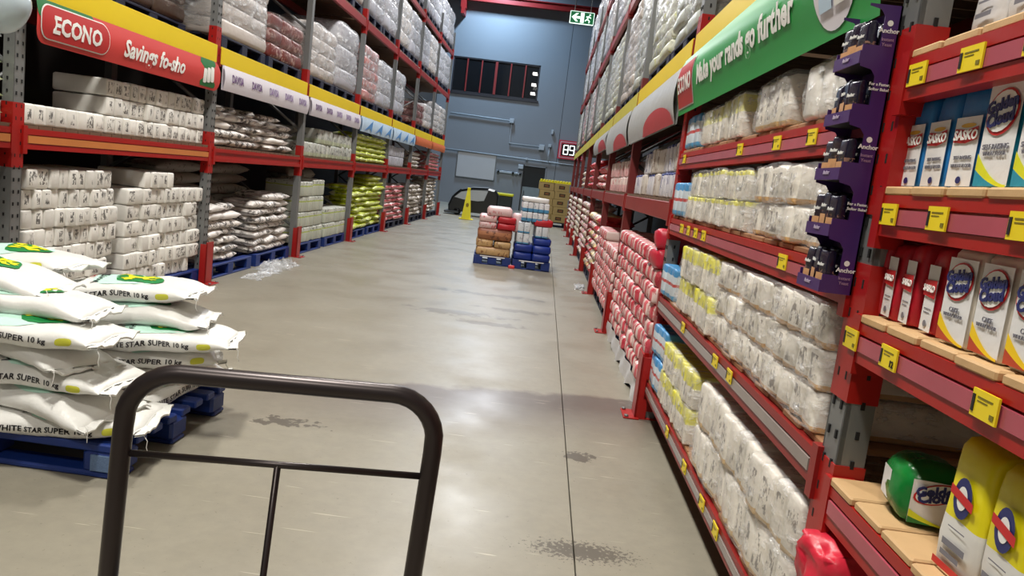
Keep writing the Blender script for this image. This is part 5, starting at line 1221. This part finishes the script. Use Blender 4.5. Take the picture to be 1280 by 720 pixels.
    mb = MB(); mb.box(-.6, .6, -.04, .05, -.42, .42, fr); mb.box(-.54, .54, -.045, -.04, -.36, .36, fw); mb.box(-.51, .51, -.05, -.045, -.33, .33, fr); link('housing', mb.mesh(), r)
    mb = MB(); mb.box(-.46, .46, -.054, -.05, -.27, .27, M('led_black', lin(14, 12, 16), .3)); link('screen', mb.mesh(), r)
    mb = MB(); led = M('led_digits', (.9, .9, .9), .5, emit=((.9, .9, .85), 1.1))
    def seg(cx, on):
        a, b_, t = .1, .2, .022
        S = {'a': (cx-a, cx+a, b_-t, b_+t), 'g': (cx-a, cx+a, -t, t), 'd': (cx-a, cx+a, -b_-t, -b_+t), 'f': (cx-a-t, cx-a+t, 0, b_), 'b': (cx+a-t, cx+a+t, 0, b_), 'e': (cx-a-t, cx-a+t, -b_, 0), 'c': (cx+a-t, cx+a+t, -b_, 0)}
        for k in on: x0, x1, z0, z1 = S[k]; mb.box(x0, x1, -.06, -.054, z0, z1, led)
    seg(-.26, 'abcdefg'); seg(.02, 'abcdfg'); mb.box(.18, .22, -.06, -.054, .06, .1, led); mb.box(.18, .22, -.06, -.054, -.1, -.06, led)
    link('digits', mb.mesh(), r)
    # exit sign hung over the aisle
    r = thing('exit_sign', 'green lit exit sign with arrow and running figure hung above the aisle', 'exit sign', (.385, 20, 5.53), R(2))
    gn = M('exit_green', lin(10, 96, 56), .5, emit=(lin(10, 110, 60), .5)); ew = M('exit_white', (.9, 1, .95), .5, emit=((.75, 1, .88), 1.2))
    mb = MB(); mb.bbox(-.30, .30, -.02, .04, -.15, .15, ew, .01); link('housing', mb.mesh(), r)
    mb = MB(); mb.box(-.285, .285, -.024, -.02, -.135, .135, gn); link('green_face', mb.mesh(), r)
    mb = MB(); mb.add([(-.26, -.028, 0), (-.15, -.028, .1), (-.09, -.028, .1), (-.16, -.028, .03), (-.05, -.028, .03), (-.05, -.028, -.03), (-.16, -.028, -.03), (-.09, -.028, -.1), (-.15, -.028, -.1)], [tuple(range(9))[::-1]], ew)
    mb.box(-.04, .05, -.028, -.024, -.12, .12, ew); disc(mb, .19, .085, .022, .022, -.028, ew, 12)
    for a, b_ in (((.17, .05), (.13, -.02)), ((.16, .05), (.22, .01)), ((.16, .04), (.10, .03)), ((.13, -.02), (.19, -.06)), ((.19, -.06), (.18, -.11)), ((.13, -.02), (.08, -.07))): mb.tube([(a[0], -.026, a[1]), (b_[0], -.026, b_[1])], .013, ew, 6)
    link('pictogram', mb.mesh(), r)
    mb = MB(); mb.tube([(-.2, .01, .15), (-.2, .01, 5.4)], .006, grey, 6); mb.tube([(.2, .01, .15), (.2, .01, 5.4)], .006, grey, 6); link('hanger', mb.mesh(), r)
    # white balloon at the upper left
    V = []; F = []; n = 24; m_ = 16
    for i in range(m_+1):
        t = math.pi*i/m_
        for k in range(n): a = 2*math.pi*k/n; rr_ = math.sin(t)*(1 if t < math.pi/2 else 1-.06*math.sin(t*2)*-1); V.append((.15*rr_*math.cos(a), .15*rr_*math.sin(a), .16*math.cos(t)))
    for i in range(m_):
        for k in range(n): F.append((i*n+k, (i+1)*n+k, (i+1)*n+(k+1) % n, i*n+(k+1) % n))
    mb = MB(); mb.add(V, F, M('balloon_white', lin(190, 206, 216), .18, 0, .04), True); b0 = mb.mesh(); mb = MB(); mb.tube([(0, 0, -.155), (0, 0, -.175)], [.006, .015], M('balloon_white'), 10); kn = mb.mesh(); mb = MB(); mb.tube([(0, 0, .16), (0, 0, 1.5)], .002, white, 5)
    put(('balloon', [('balloon_skin', b0, (0, 0, 0)), ('knot', kn, (0, 0, 0)), ('string', mb.mesh(), (0, 0, 0))]), 'pale round balloon at the top left corner before the first upright', 'balloon', (-3.02, 4.2, 2.0), 0)
far_end()
